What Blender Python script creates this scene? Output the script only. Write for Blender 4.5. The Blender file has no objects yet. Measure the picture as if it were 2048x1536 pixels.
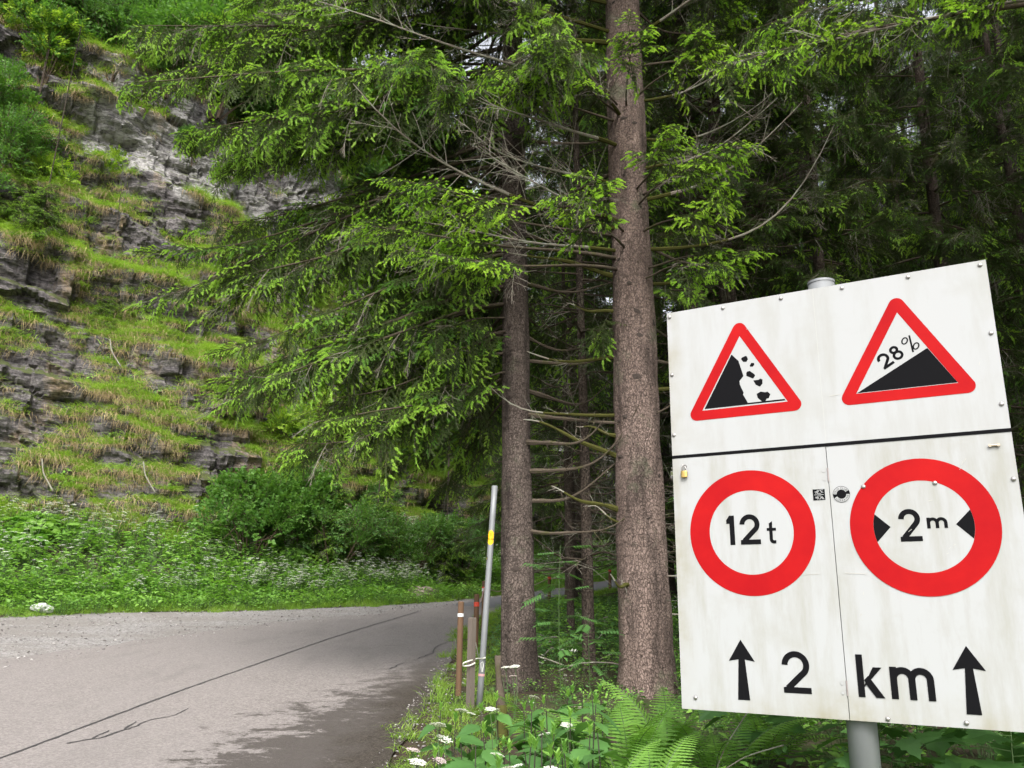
import bpy, math, random
import numpy as np
from mathutils import Vector, Matrix, Quaternion

random.seed(11)
rng = np.random.default_rng(11)
PI = math.pi
SC = bpy.context.scene
COL = SC.collection
R = math.radians

# ------------------------------------------------------------------ camera
cam_d = bpy.data.cameras.new('camera')
cam = bpy.data.objects.new('camera', cam_d)
COL.objects.link(cam)
cam_d.sensor_fit = 'HORIZONTAL'
cam_d.sensor_width = 36.0
cam_d.lens = 1660.0 / 2048.0 * 36.0
cam_d.clip_start = 0.05
cam_d.clip_end = 600.0
PITCH, ROLL = R(15.4), R(0.78)
fw = Vector((0, math.cos(PITCH), math.sin(PITCH)))
r0 = Vector((1, 0, 0)); u0 = r0.cross(fw)
rt = r0 * math.cos(ROLL) + u0 * math.sin(ROLL)
up = u0 * math.cos(ROLL) - r0 * math.sin(ROLL)
cam.matrix_world = Matrix(((rt.x, up.x, -fw.x, 0), (rt.y, up.y, -fw.y, 0), (rt.z, up.z, -fw.z, 1.6), (0, 0, 0, 1)))
SC.camera = cam

# ------------------------------------------------------------------ sky, sun, exposure
SUN_EL, SUN_AZ = R(46), R(178)            # azimuth clockwise from +Y: behind the camera
w = bpy.data.worlds.new('World'); SC.world = w; w.use_nodes = True
nt = w.node_tree; nt.nodes.clear()
sky = nt.nodes.new('ShaderNodeTexSky'); sky.sky_type = 'NISHITA'; sky.sun_disc = False
sky.sun_elevation = SUN_EL; sky.sun_rotation = SUN_AZ
sky.dust_density = 4.0; sky.air_density = 1.0; sky.ozone_density = 1.0
hs = nt.nodes.new('ShaderNodeHueSaturation'); hs.inputs['Saturation'].default_value = 0.22
bg = nt.nodes.new('ShaderNodeBackground'); bg.inputs['Strength'].default_value = 0.15
wo = nt.nodes.new('ShaderNodeOutputWorld')
nt.links.new(sky.outputs[0], hs.inputs['Color']); nt.links.new(hs.outputs[0], bg.inputs[0]); nt.links.new(bg.outputs[0], wo.inputs[0])

sd = bpy.data.lights.new('sun', 'SUN'); sd.energy = 0.85; sd.angle = R(22); sd.color = (1.0, 0.96, 0.9)
sun = bpy.data.objects.new('sun', sd); COL.objects.link(sun)
sdir = Vector((math.sin(SUN_AZ) * math.cos(SUN_EL), math.cos(SUN_AZ) * math.cos(SUN_EL), math.sin(SUN_EL)))
sun.rotation_euler = (-sdir).to_track_quat('-Z', 'Y').to_euler()
sun.location = sdir * 60

SC.view_settings.view_transform = 'Standard'
SC.view_settings.look = 'None'
SC.view_settings.gamma = 1.0
SC.view_settings.use_curve_mapping = False
SC.view_settings.exposure = 1.5
SC.cycles.max_bounces = 5
SC.cycles.diffuse_bounces = 4
SC.cycles.glossy_bounces = 2
SC.cycles.transmission_bounces = 4
SC.cycles.transparent_max_bounces = 4
SC.cycles.caustics_reflective = False
SC.cycles.caustics_refractive = False

# ------------------------------------------------------------------ helpers
def tag(o, label=None, cat=None, group=None, kind=None):
    if label: o['label'] = label
    if cat: o['category'] = cat
    if group: o['group'] = group
    if kind: o['kind'] = kind
    return o

def empty(name, loc, label, cat, group=None, rotz=0.0, scale=1.0):
    o = bpy.data.objects.new(name, None); COL.objects.link(o)
    o.location = loc; o.rotation_euler = (0, 0, rotz); o.scale = (scale,) * 3
    o.empty_display_size = 0.1
    return tag(o, label, cat, group)

def new_mesh(name, V, polys, mats, midx=None, smooth=False):
    """polys: list of integer arrays (n, k); midx: list of arrays or ints, one per poly array."""
    V = np.asarray(V, np.float32).reshape(-1, 3)
    me = bpy.data.meshes.new(name)
    me.vertices.add(len(V)); me.vertices.foreach_set('co', V.ravel())
    polys = [np.asarray(p, np.int32) for p in polys]
    polys_i = [i for i, p in enumerate(polys) if len(p)]
    loops = np.concatenate([polys[i].ravel() for i in polys_i])
    sizes = np.concatenate([np.full(len(polys[i]), polys[i].shape[1], np.int32) for i in polys_i])
    starts = np.concatenate([[0], np.cumsum(sizes)[:-1]]).astype(np.int32)
    me.loops.add(len(loops)); me.loops.foreach_set('vertex_index', loops)
    me.polygons.add(len(sizes)); me.polygons.foreach_set('loop_start', starts)
    if not isinstance(mats, (list, tuple)): mats = [mats]
    for m in mats: me.materials.append(m)
    if midx is not None:
        mi = np.concatenate([np.broadcast_to(np.asarray(midx[i], np.int32), (len(polys[i]),)) for i in polys_i])
        me.polygons.foreach_set('material_index', mi.astype(np.int32))
    me.polygons.foreach_set('use_smooth', np.full(len(sizes), bool(smooth)))
    me.update(calc_edges=True); me.validate()
    return me

def link(name, me, parent=None, loc=None):
    o = bpy.data.objects.new(name, me); COL.objects.link(o)
    if parent is not None: o.parent = parent
    if loc is not None: o.location = loc
    return o

class MB:
    """collects vertices and faces (any size) for one mesh"""
    def __init__(s): s.V = []; s.n = 0; s.F = {}; 
    def add(s, V, F, mat=0):
        V = np.asarray(V, float).reshape(-1, 3)
        F = np.asarray(F, int)
        if F.ndim == 1: F = F[None]
        s.F.setdefault((F.shape[1], mat), []).append(F + s.n)
        s.V.append(V); s.n += len(V)
    def mesh(s, name, mats, smooth=False):
        keys = list(s.F)
        return new_mesh(name, np.concatenate(s.V), [np.concatenate(s.F[k]) for k in keys], mats, [k[1] for k in keys], smooth)
    def obj(s, name, mats, parent=None, smooth=False):
        return link(name, s.mesh(name, mats, smooth), parent)

def nrm(a):
    a = np.asarray(a, float)
    return a / np.maximum(np.linalg.norm(a, axis=-1, keepdims=True), 1e-9)

def tube(mb, P, rad, seg=6, mat=0, cap=True):
    P = np.asarray(P, float); n = len(P)
    rad = np.broadcast_to(np.asarray(rad, float), (n,))
    T = nrm(np.gradient(P, axis=0))
    ref = np.array([0.0, 0, 1]) if abs(T[0][2]) < 0.8 else np.array([1.0, 0, 0])
    A = nrm(np.cross(T, ref)); B = np.cross(T, A)
    a = np.linspace(0, 2 * PI, seg, endpoint=False)
    V = P[:, None] + rad[:, None, None] * (A[:, None] * np.cos(a)[None, :, None] + B[:, None] * np.sin(a)[None, :, None])
    i = np.arange(n - 1)[:, None] * seg; j = np.arange(seg)[None]; k = (j + 1) % seg
    F = np.stack([i + j, i + k, i + seg + k, i + seg + j], -1).reshape(-1, 4)
    mb.add(V, F, mat)
    if cap:
        base = mb.n - n * seg
        c = np.arange(seg)
        mb.F.setdefault((seg, mat), []).append((base + c[::-1])[None])
        mb.F.setdefault((seg, mat), []).append((base + (n - 1) * seg + c)[None])

def box(mb, lo, hi, mat=0, M=None):
    x0, y0, z0 = lo; x1, y1, z1 = hi
    V = np.array([[x0, y0, z0], [x1, y0, z0], [x1, y1, z0], [x0, y1, z0], [x0, y0, z1], [x1, y0, z1], [x1, y1, z1], [x0, y1, z1]], float)
    if M is not None: V = V @ M[:3, :3].T + M[:3, 3]
    mb.add(V, [[3, 2, 1, 0], [4, 5, 6, 7], [0, 1, 5, 4], [1, 2, 6, 5], [2, 3, 7, 6], [3, 0, 4, 7]], mat)

# ---- numpy value noise
_perm = np.random.default_rng(3).permutation(4096)
_val = np.random.default_rng(4).random(4096)
def _h(ix, iy, iz): return _val[_perm[(_perm[(_perm[ix & 4095] + iy) & 4095] + iz) & 4095]]
def vnoise(x, y, z=0.0):
    x, y, z = np.broadcast_arrays(np.asarray(x, float), np.asarray(y, float), np.asarray(z, float))
    ix, iy, iz = np.floor(x).astype(int), np.floor(y).astype(int), np.floor(z).astype(int)
    fx, fy, fz = x - ix, y - iy, z - iz
    fx, fy, fz = [f * f * (3 - 2 * f) for f in (fx, fy, fz)]
    def L(a, b, t): return a + (b - a) * t
    c = [[[ _h(ix + i, iy + j, iz + k) for k in (0, 1)] for j in (0, 1)] for i in (0, 1)]
    r = [[L(c[i][j][0], c[i][j][1], fz) for j in (0, 1)] for i in (0, 1)]
    r = [L(r[i][0], r[i][1], fy) for i in (0, 1)]
    return L(r[0], r[1], fx) * 2 - 1
def fbm(x, y, z=0.0, o=4):
    s, a, t = 0, 0.5, 0
    for k in range(o):
        s = s + a * vnoise(np.asarray(x) * 2**k + 17 * k, np.asarray(y) * 2**k + 5 * k, np.asarray(z) * 2**k + 9 * k); t += a; a *= 0.5
    return s / t
def sstep(a, b, x):
    t = np.clip((np.asarray(x, float) - a) / (b - a), 0, 1); return t * t * (3 - 2 * t)

def basis_quat(X, Y, Z):
    m = np.stack([X, Y, Z], -1)          # columns
    q = np.empty((len(m), 4))
    tr = m[:, 0, 0] + m[:, 1, 1] + m[:, 2, 2]
    q[:, 0] = np.sqrt(np.maximum(0, 1 + tr)) / 2
    q[:, 1] = np.copysign(np.sqrt(np.maximum(0, 1 + m[:, 0, 0] - m[:, 1, 1] - m[:, 2, 2])) / 2, m[:, 2, 1] - m[:, 1, 2])
    q[:, 2] = np.copysign(np.sqrt(np.maximum(0, 1 - m[:, 0, 0] + m[:, 1, 1] - m[:, 2, 2])) / 2, m[:, 0, 2] - m[:, 2, 0])
    q[:, 3] = np.copysign(np.sqrt(np.maximum(0, 1 - m[:, 0, 0] - m[:, 1, 1] + m[:, 2, 2])) / 2, m[:, 1, 0] - m[:, 0, 1])
    return q / np.linalg.norm(q, axis=1, keepdims=True)

def dir_quat(D, roll=None, upv=(0, 0, 1)):
    """+Y along D, +Z as near as possible to upv"""
    Y = nrm(D); U = np.broadcast_to(np.asarray(upv, float), Y.shape)
    X = np.cross(Y, U); bad = np.linalg.norm(X, axis=1) < 1e-3
    X[bad] = [1, 0, 0]; X = nrm(X); Z = np.cross(X, Y)
    if roll is not None:
        c, s = np.cos(roll)[:, None], np.sin(roll)[:, None]
        X, Z = X * c + Z * s, Z * c - X * s
    return basis_quat(X, Y, Z)

def yaw_quat(n, tilt=0.0):
    a = rng.uniform(0, 2 * PI, n)
    Y = np.stack([np.cos(a), np.sin(a), np.zeros(n)], 1)
    Z = nrm(np.stack([rng.normal(0, tilt, n), rng.normal(0, tilt, n), np.ones(n)], 1)) if tilt else np.tile([0.0, 0, 1], (n, 1))
    X = nrm(np.cross(Y, Z)); Y = np.cross(Z, X)
    return basis_quat(X, Y, Z)

# ---- scatter: a point mesh whose points carry shared plant pieces
_groups = {}
def scatter_group(coll):
    if coll.name in _groups: return _groups[coll.name]
    g = bpy.data.node_groups.new('scatter ' + coll.name, 'GeometryNodeTree')
    g.interface.new_socket('Geometry', in_out='INPUT', socket_type='NodeSocketGeometry')
    g.interface.new_socket('Geometry', in_out='OUTPUT', socket_type='NodeSocketGeometry')
    N = g.nodes.new
    gi, go = N('NodeGroupInput'), N('NodeGroupOutput')
    ci = N('GeometryNodeCollectionInfo'); ci.inputs['Collection'].default_value = coll
    ci.inputs['Separate Children'].default_value = True; ci.inputs['Reset Children'].default_value = True
    ip = N('GeometryNodeInstanceOnPoints'); ip.inputs['Pick Instance'].default_value = True
    def attr(nm, t):
        a = N('GeometryNodeInputNamedAttribute'); a.data_type = t; a.inputs['Name'].default_value = nm
        return [s for s in a.outputs if s.enabled and s.name == 'Attribute'][0]
    Lk = g.links.new
    Lk(gi.outputs[0], ip.inputs['Points']); Lk(ci.outputs[0], ip.inputs['Instance'])
    Lk(attr('rot', 'QUATERNION'), ip.inputs['Rotation']); Lk(attr('scl', 'FLOAT_VECTOR'), ip.inputs['Scale'])
    Lk(attr('pick', 'INT'), ip.inputs['Instance Index'])
    Lk(ip.outputs[0], go.inputs[0])
    _groups[coll.name] = g
    return g

def point_mesh(name, P, Q, S, I):
    n = len(P); me = bpy.data.meshes.new(name)
    me.vertices.add(n); me.vertices.foreach_set('co', np.asarray(P, np.float32).ravel())
    a = me.attributes.new('rot', 'QUATERNION', 'POINT'); a.data.foreach_set('value', np.asarray(Q, np.float32).ravel())
    S = np.asarray(S, np.float32); S = np.repeat(S[:, None], 3, 1) if S.ndim == 1 else S
    a = me.attributes.new('scl', 'FLOAT_VECTOR', 'POINT'); a.data.foreach_set('vector', S.ravel())
    a = me.attributes.new('pick', 'INT', 'POINT'); a.data.foreach_set('value', np.asarray(I, np.int32))
    return me

def scatter(name, coll, P, Q, S, I, parent=None, me=None):
    me = me or point_mesh(name, P, Q, S, I)
    o = link(name, me, parent); o['kind'] = 'stuff'
    m = o.modifiers.new('scatter', 'NODES'); m.node_group = scatter_group(coll)
    return o

def source_coll(name, meshes):
    c = bpy.data.collections.new(name)
    for i, me in enumerate(meshes):
        c.objects.link(bpy.data.objects.new('%s_%02d' % (name, i), me))
    return c

# ------------------------------------------------------------------ materials
def mat(name):
    m = bpy.data.materials.new(name); m.use_nodes = True
    t = m.node_tree; b = t.nodes['Principled BSDF']
    return m, t, b
def ND(t, typ, **k):
    n = t.nodes.new(typ)
    for a, v in k.items(): setattr(n, a, v)
    return n
def ramp(t, src, stops, interp='LINEAR'):
    r = t.nodes.new('ShaderNodeValToRGB'); r.color_ramp.interpolation = interp
    e = r.color_ramp.elements
    while len(e) < len(stops): e.new(0.5)
    for x, (p, c) in zip(e, stops):
        x.position = p; x.color = (*c, 1) if not np.isscalar(c) else (c, c, c, 1)
    t.links.new(src, r.inputs[0]); return r.outputs[0]
def noise(t, vec, scale, detail=4, rough=0.55, dist=0.0):
    n = t.nodes.new('ShaderNodeTexNoise'); n.inputs['Scale'].default_value = scale; n.inputs['Detail'].default_value = detail
    n.inputs['Roughness'].default_value = rough; n.inputs['Distortion'].default_value = dist
    if vec is not None: t.links.new(vec, n.inputs['Vector'])
    return n.outputs['Fac']
def mixc(t, f, a, b, blend='MIX'):
    n = t.nodes.new('ShaderNodeMix'); n.data_type = 'RGBA'; n.blend_type = blend
    for s, v in ((n.inputs[0], f), (n.inputs[6], a), (n.inputs[7], b)):
        if hasattr(v, 'links'): t.links.new(v, s)
        else: s.default_value = v if np.isscalar(v) else (*v, 1)
    return n.outputs[2]
def math_(t, op, a, b=None, clamp=False):
    n = t.nodes.new('ShaderNodeMath'); n.operation = op; n.use_clamp = clamp
    for s, v in zip(n.inputs, (a, b)):
        if v is None: continue
        if hasattr(v, 'links'): t.links.new(v, s)
        else: s.default_value = v
    return n.outputs[0]
def mapping(t, src, scale=(1, 1, 1), rot=(0, 0, 0), loc=(0, 0, 0)):
    n = t.nodes.new('ShaderNodeMapping'); n.inputs['Scale'].default_value = scale; n.inputs['Rotation'].default_value = rot; n.inputs['Location'].default_value = loc
    t.links.new(src, n.inputs[0]); return n.outputs[0]
def bump(t, b, h, strength=0.4, dist=0.02, prev=None):
    n = t.nodes.new('ShaderNodeBump'); n.inputs['Strength'].default_value = strength; n.inputs['Distance'].default_value = dist
    t.links.new(h, n.inputs['Height'])
    if prev: t.links.new(prev, n.inputs['Normal'])
    t.links.new(n.outputs[0], b.inputs['Normal']); return n.outputs[0]
def geo_pos(t): return t.nodes.new('ShaderNodeNewGeometry').outputs['Position']
def obj_co(t): return t.nodes.new('ShaderNodeTexCoord').outputs['Object']

def leaf_mat(name, c1, c2, trans=0.4, rough=0.5, spec=0.3, sat_var=True):
    """two-tone leaf: colour varies from piece to piece and a little across one piece; light passes through"""
    m, t, b = mat(name)
    oi = t.nodes.new('ShaderNodeObjectInfo')
    n = noise(t, geo_pos(t), 1.3, 2)
    f = math_(t, 'ADD', math_(t, 'MULTIPLY', oi.outputs['Random'], 0.65), math_(t, 'MULTIPLY', n, 0.45), True)
    n2 = noise(t, geo_pos(t), 45, 2)
    c = mixc(t, f, c1, c2)
    c = mixc(t, math_(t, 'MULTIPLY', n2, 0.45), c, (0.5, 0.5, 0.5), 'MULTIPLY')
    t.links.new(c, b.inputs['Base Color'])
    b.inputs['Roughness'].default_value = rough; b.inputs['Specular IOR Level'].default_value = spec
    tr = t.nodes.new('ShaderNodeBsdfTranslucent')
    t.links.new(mixc(t, 1.0, c, (1.15, 1.2, 0.6), 'MULTIPLY'), tr.inputs[0])
    mx = t.nodes.new('ShaderNodeMixShader'); mx.inputs[0].default_value = trans
    out = t.nodes['Material Output']
    t.links.new(b.outputs[0], mx.inputs[1]); t.links.new(tr.outputs[0], mx.inputs[2]); t.links.new(mx.outputs[0], out.inputs[0])
    return m
def plain(name, col, rough=0.6, metal=0.0, spec=0.4, var=0.0, scale=20):
    m, t, b = mat(name)
    b.inputs['Roughness'].default_value = rough; b.inputs['Metallic'].default_value = metal; b.inputs['Specular IOR Level'].default_value = spec
    if var:
        n = noise(t, obj_co(t), scale, 5)
        t.links.new(mixc(t, math_(t, 'MULTIPLY', n, var), col, tuple(0.3 * x for x in col)), b.inputs['Base Color'])
    else: b.inputs['Base Color'].default_value = (*col, 1)
    return m

M = {}
M['needle_old'] = leaf_mat('needle_old', (0.048, 0.085, 0.024), (0.092, 0.138, 0.037), 0.34)
M['needle_dull'] = leaf_mat('needle_dull', (0.040, 0.050, 0.018), (0.085, 0.085, 0.026), 0.2)
M['needle_fresh'] = leaf_mat('needle_fresh', (0.27, 0.50, 0.07), (0.46, 0.68, 0.11), 0.45)
M['needle_yellow'] = leaf_mat('needle_yellow', (0.30, 0.56, 0.06), (0.50, 0.72, 0.09), 0.5)  # fresh shoots of a yellower green
M['needle_mid'] = leaf_mat('needle_mid', (0.10, 0.24, 0.04), (0.19, 0.37, 0.06), 0.4)
M['twig'] = plain('twig', (0.10, 0.07, 0.045), 0.85, var=0.6)
M['leaf_bush'] = leaf_mat('leaf_bush', (0.065, 0.175, 0.035), (0.17, 0.34, 0.06), 0.42)
M['leaf_blue'] = leaf_mat('leaf_blue', (0.09, 0.21, 0.06), (0.17, 0.33, 0.10), 0.4)
M['leaf_yellow'] = leaf_mat('leaf_yellow', (0.25, 0.42, 0.045), (0.42, 0.58, 0.08), 0.5)
M['leaf_herb'] = leaf_mat('leaf_herb', (0.13, 0.31, 0.06), (0.31, 0.54, 0.10), 0.45)
M['leaf_nettle'] = leaf_mat('leaf_nettle', (0.07, 0.17, 0.05), (0.12, 0.27, 0.065), 0.35, 0.45, 0.4)
M['fern'] = leaf_mat('fern', (0.12, 0.28, 0.05), (0.24, 0.44, 0.08), 0.45, 0.55, 0.25)
M['grass'] = leaf_mat('grass', (0.17, 0.33, 0.04), (0.33, 0.50, 0.08), 0.45)
M['grass_cliff'] = leaf_mat('grass_cliff', (0.21, 0.37, 0.045), (0.38, 0.55, 0.085), 0.45)
M['straw'] = leaf_mat('straw', (0.38, 0.28, 0.16), (0.66, 0.52, 0.33), 0.35, 0.8, 0.1)
M['petal'] = leaf_mat('petal', (0.72, 0.74, 0.64), (0.80, 0.80, 0.74), 0.3, 0.7, 0.1)
M['petal_pink'] = leaf_mat('petal_pink', (0.55, 0.45, 0.45), (0.66, 0.55, 0.55), 0.3, 0.7, 0.1)
M['stem'] = plain('stem', (0.075, 0.13, 0.04), 0.6, var=0.4)
M['stem_dark'] = plain('stem_dark', (0.035, 0.03, 0.02), 0.6, var=0.4)

def bark_mat(name, c_dark, c_mid, c_light, scale=1.0, moss=0.25):
    m, t, b = mat(name); co = obj_co(t)
    v = t.nodes.new('ShaderNodeTexVoronoi'); v.inputs['Scale'].default_value = 42 * scale; v.feature = 'DISTANCE_TO_EDGE'
    wob = noise(t, co, 9, 4)
    cw = t.nodes.new('ShaderNodeVectorMath'); cw.operation = 'MULTIPLY_ADD'
    mm = mapping(t, co, (1, 1, 0.62)); t.links.new(mm, cw.inputs[0]); cw.inputs[1].default_value = (1, 1, 1)
    nz = t.nodes.new('ShaderNodeTexNoise'); nz.inputs['Scale'].default_value = 14; t.links.new(co, nz.inputs['Vector'])
    sc = t.nodes.new('ShaderNodeVectorMath'); sc.operation = 'SCALE'; sc.inputs['Scale'].default_value = 0.06; t.links.new(nz.outputs['Color'], sc.inputs[0])
    t.links.new(sc.outputs[0], cw.inputs[2]); t.links.new(cw.outputs[0], v.inputs['Vector'])
    edge = ramp(t, v.outputs['Distance'], [(0.0, 0.0), (0.16, 1.0)])
    fine = noise(t, mapping(t, co, (60, 60, 22)), 1.0, 5, 0.65)
    big = noise(t, mapping(t, co, (1, 1, 0.35)), 3.0, 4)
    ring = noise(t, mapping(t, co, (1.2, 1.2, 26)), 1.0, 3)
    c = mixc(t, ramp(t, fine, [(0.33, 0.0), (0.68, 1.0)]), c_mid, c_light)
    c = mixc(t, ramp(t, big, [(0.38, 0.0), (0.66, 1.0)]), c, c_mid)
    c = mixc(t, math_(t, 'MULTIPLY', ramp(t, ring, [(0.55, 0.0), (0.75, 1.0)]), 0.35), c, c_dark)
    c = mixc(t, ramp(t, edge, [(0.0, 0.68), (1.0, 0.0)]), c, c_dark)
    dk = noise(t, mapping(t, co, (5, 5, 0.9)), 1.0, 6, 0.7)
    c = mixc(t, ramp(t, dk, [(0.48, 0.0), (0.66, 0.8)]), c, c_dark)
    pale_ = noise(t, mapping(t, co, (4, 4, 2.5)), 1.7, 6, 0.75)
    c = mixc(t, ramp(t, pale_, [(0.58, 0.0), (0.70, 0.5)]), c, tuple(x * 1.25 for x in c_light))
    mo = noise(t, co, 2.2, 6, 0.7)
    mo = math_(t, 'MULTIPLY', ramp(t, mo, [(0.56, 0.0), (0.70, 1.0)]), moss)
    c = mixc(t, mo, c, (0.16, 0.17, 0.11))
    t.links.new(c, b.inputs['Base Color']); b.inputs['Roughness'].default_value = 0.92; b.inputs['Specular IOR Level'].default_value = 0.15
    p = bump(t, b, edge, 0.8, 0.02)
    bump(t, b, fine, 1.0, 0.03, p)
    return m
M['bark_pink'] = bark_mat('bark_pink', (0.05, 0.039, 0.034), (0.215, 0.156, 0.132), (0.40, 0.30, 0.257), 1.0, 0.7)
M['bark_grey'] = bark_mat('bark_grey', (0.034, 0.027, 0.024), (0.125, 0.097, 0.083), (0.24, 0.192, 0.165), 1.0, 0.55)
M['bark_forest'] = bark_mat('bark_forest', (0.03, 0.024, 0.02), (0.10, 0.075, 0.06), (0.20, 0.16, 0.13), 0.8, 0.9)
def wood_mossy():
    m, t, b = mat('limb_bark'); co = obj_co(t)
    n = noise(t, co, 7, 5, 0.6); n2 = noise(t, co, 60, 4)
    c = mixc(t, n2, (0.045, 0.035, 0.026), (0.13, 0.105, 0.08))
    c = mixc(t, ramp(t, n, [(0.54, 0.0), (0.64, 0.6)]), c, (0.065, 0.07, 0.02))
    t.links.new(c, b.inputs['Base Color']); b.inputs['Roughness'].default_value = 0.95; b.inputs['Specular IOR Level'].default_value = 0.1
    bump(t, b, n2, 0.6, 0.01); return m
M['limb'] = wood_mossy()
def wood_dead():
    m, t, b = mat('dead_wood'); co = obj_co(t)
    n = noise(t, co, 9, 5, 0.6); n2 = noise(t, co, 70, 4)
    c = mixc(t, n2, (0.11, 0.085, 0.068), (0.32, 0.28, 0.235))
    c = mixc(t, ramp(t, n, [(0.42, 0.0), (0.62, 1.0)]), c, (0.25, 0.255, 0.20))
    t.links.new(c, b.inputs['Base Color']); b.inputs['Roughness'].default_value = 0.9; b.inputs['Specular IOR Level'].default_value = 0.15
    return m
M['dead'] = wood_dead()
M['moss'] = plain('moss', (0.085, 0.085, 0.025), 1.0, spec=0.05, var=0.8, scale=40)

# ------------------------------------------------------------------ lie of the land
SLOPE = 0.08
RE = np.array([(-1.1, -14), (-0.95, 0), (-0.84, 6.5), (-0.8, 9), (-0.76, 15.2), (-0.66, 18), (-0.2, 20.3), (1.6, 25), (4.2, 32), (9, 42), (17, 54)], float)   # right edge of the asphalt
AE = np.array([(-8.6, -14), (-7.6, 3), (-6.5, 11.2), (-5.3, 15), (-3.4, 18.6), (-1.5, 22.2), (-0.55, 25.2), (1.6, 30), (4.0, 36.5), (7, 43), (14.5, 56)], float)   # left edge of the asphalt
LE = np.array([(-16, -14), (-13.5, 8), (-10.1, 17.2), (-5.85, 19.6), (-2.6, 22.4), (-0.84, 25.3), (1.45, 30.2), (3.8, 36.7), (6.8, 43.2), (14.2, 56.2)], float)   # where the grass begins
def resample(P, step=0.35):
    # smooth polyline (Catmull-Rom)
    P = np.asarray(P, float); Q = np.vstack([2 * P[0] - P[1], P, 2 * P[-1] - P[-2]]); out = []
    for i in range(1, len(Q) - 2):
        n = max(2, int(np.linalg.norm(Q[i + 1] - Q[i]) / step)); t = np.linspace(0, 1, n, endpoint=False)[:, None]
        a, b, c, d = Q[i - 1], Q[i], Q[i + 1], Q[i + 2]
        out.append(0.5 * (2 * b + (c - a) * t + (2 * a - 5 * b + 4 * c - d) * t**2 + (3 * b - a - 3 * c + d) * t**3))
    return np.vstack(out + [P[-1:]])
REs, AEs, LEs = resample(RE), resample(AE), resample(LE)
def sdist(P, line):
    """signed distance to a polyline running away from the camera; positive on its right side"""
    P = np.asarray(P, float).reshape(-1, 2); best = np.full(len(P), 1e9); sg = np.zeros(len(P))
    for a, b in zip(line[:-1], line[1:]):
        d = b - a; t = np.clip(((P - a) @ d) / (d @ d), 0, 1); q = P - (a + t[:, None] * d)
        r = np.hypot(q[:, 0], q[:, 1]); s = d[1] * q[:, 0] - d[0] * q[:, 1]
        k = r < best - 1e-9; best[k] = r[k]; sg[k] = np.sign(s[k])
    return best * np.where(sg == 0, 1, sg)
REc, LEc, AEc = REs[::3], LEs[::3], AEs[::3]
def ground_z(x, y):
    x, y = np.broadcast_arrays(np.asarray(x, float), np.asarray(y, float)); sh = x.shape
    P = np.stack([x.ravel(), y.ravel()], 1)
    dR, dL = sdist(P, REc), -sdist(P, LEc)
    z = SLOPE * P[:, 1]
    z = z + np.where(dL > 0, 0.05 * np.minimum(dL, 8) + 1.45 * sstep(0.5, 6.2, dL) + 0.18 * sstep(0, 1.5, dL) * fbm(P[:, 0] * 0.6, P[:, 1] * 0.6), 0)
    n = fbm(P[:, 0] * 0.5 + 40, P[:, 1] * 0.5)
    z = z + np.where(dR > 0, sstep(0.0, 1.6, dR) * (0.10 + 0.14 * n) + 0.18 * sstep(0.3, 1.4, dR) * sstep(9, 5, P[:, 1]) - 0.10 * sstep(1, 5, dR) * sstep(8, 14, P[:, 1]) + 0.04 * np.maximum(dR - 6, 0), 0)
    return z.reshape(sh)
def gz(x, y): return float(ground_z(np.array([x]), np.array([y]))[0])

def grid_faces(nu, nv):
    i = np.arange(nu - 1)[:, None] * nv; j = np.arange(nv - 1)[None]
    return np.stack([i + j, i + nv + j, i + nv + j + 1, i + j + 1], -1).reshape(-1, 4)

# ---- terrain
def soil_mat():
    m, t, b = mat('forest_soil'); p = geo_pos(t)
    n = noise(t, p, 1.1, 6, 0.6); n2 = noise(t, p, 28, 5, 0.7); n3 = noise(t, p, 5, 5)
    c = mixc(t, n2, (0.028, 0.021, 0.015), (0.105, 0.08, 0.06))
    c = mixc(t, ramp(t, n, [(0.46, 0.0), (0.62, 0.75)]), c, (0.045, 0.075, 0.02))
    c = mixc(t, ramp(t, n3, [(0.60, 0.0), (0.74, 0.5)]), c, (0.13, 0.10, 0.075))
    t.links.new(c, b.inputs['Base Color']); b.inputs['Roughness'].default_value = 0.95; b.inputs['Specular IOR Level'].default_value = 0.1
    bump(t, b, n2, 0.8, 0.03); return m
M['soil'] = soil_mat()
gx = np.concatenate([np.linspace(-60, -16, 45)[:-1], np.linspace(-16, 14, 121), np.linspace(14, 60, 47)[1:]])
gy = np.concatenate([np.linspace(-40, 2, 43)[:-1], np.linspace(2, 44, 169), np.linspace(44, 120, 77)[1:]])
GX, GY = np.meshgrid(gx, gy, indexing='ij')
GZ = ground_z(GX, GY)
inroad = (sdist(np.stack([GX.ravel(), GY.ravel()], 1), REc) < -0.12) & (sdist(np.stack([GX.ravel(), GY.ravel()], 1), LEc) > -0.25)
GZ = GZ - 0.03 * inroad.reshape(GZ.shape)
tag(link('ground', new_mesh('ground', np.stack([GX, GY, GZ], -1), [grid_faces(len(gx), len(gy))], M['soil'], smooth=True)), kind='structure')

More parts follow.
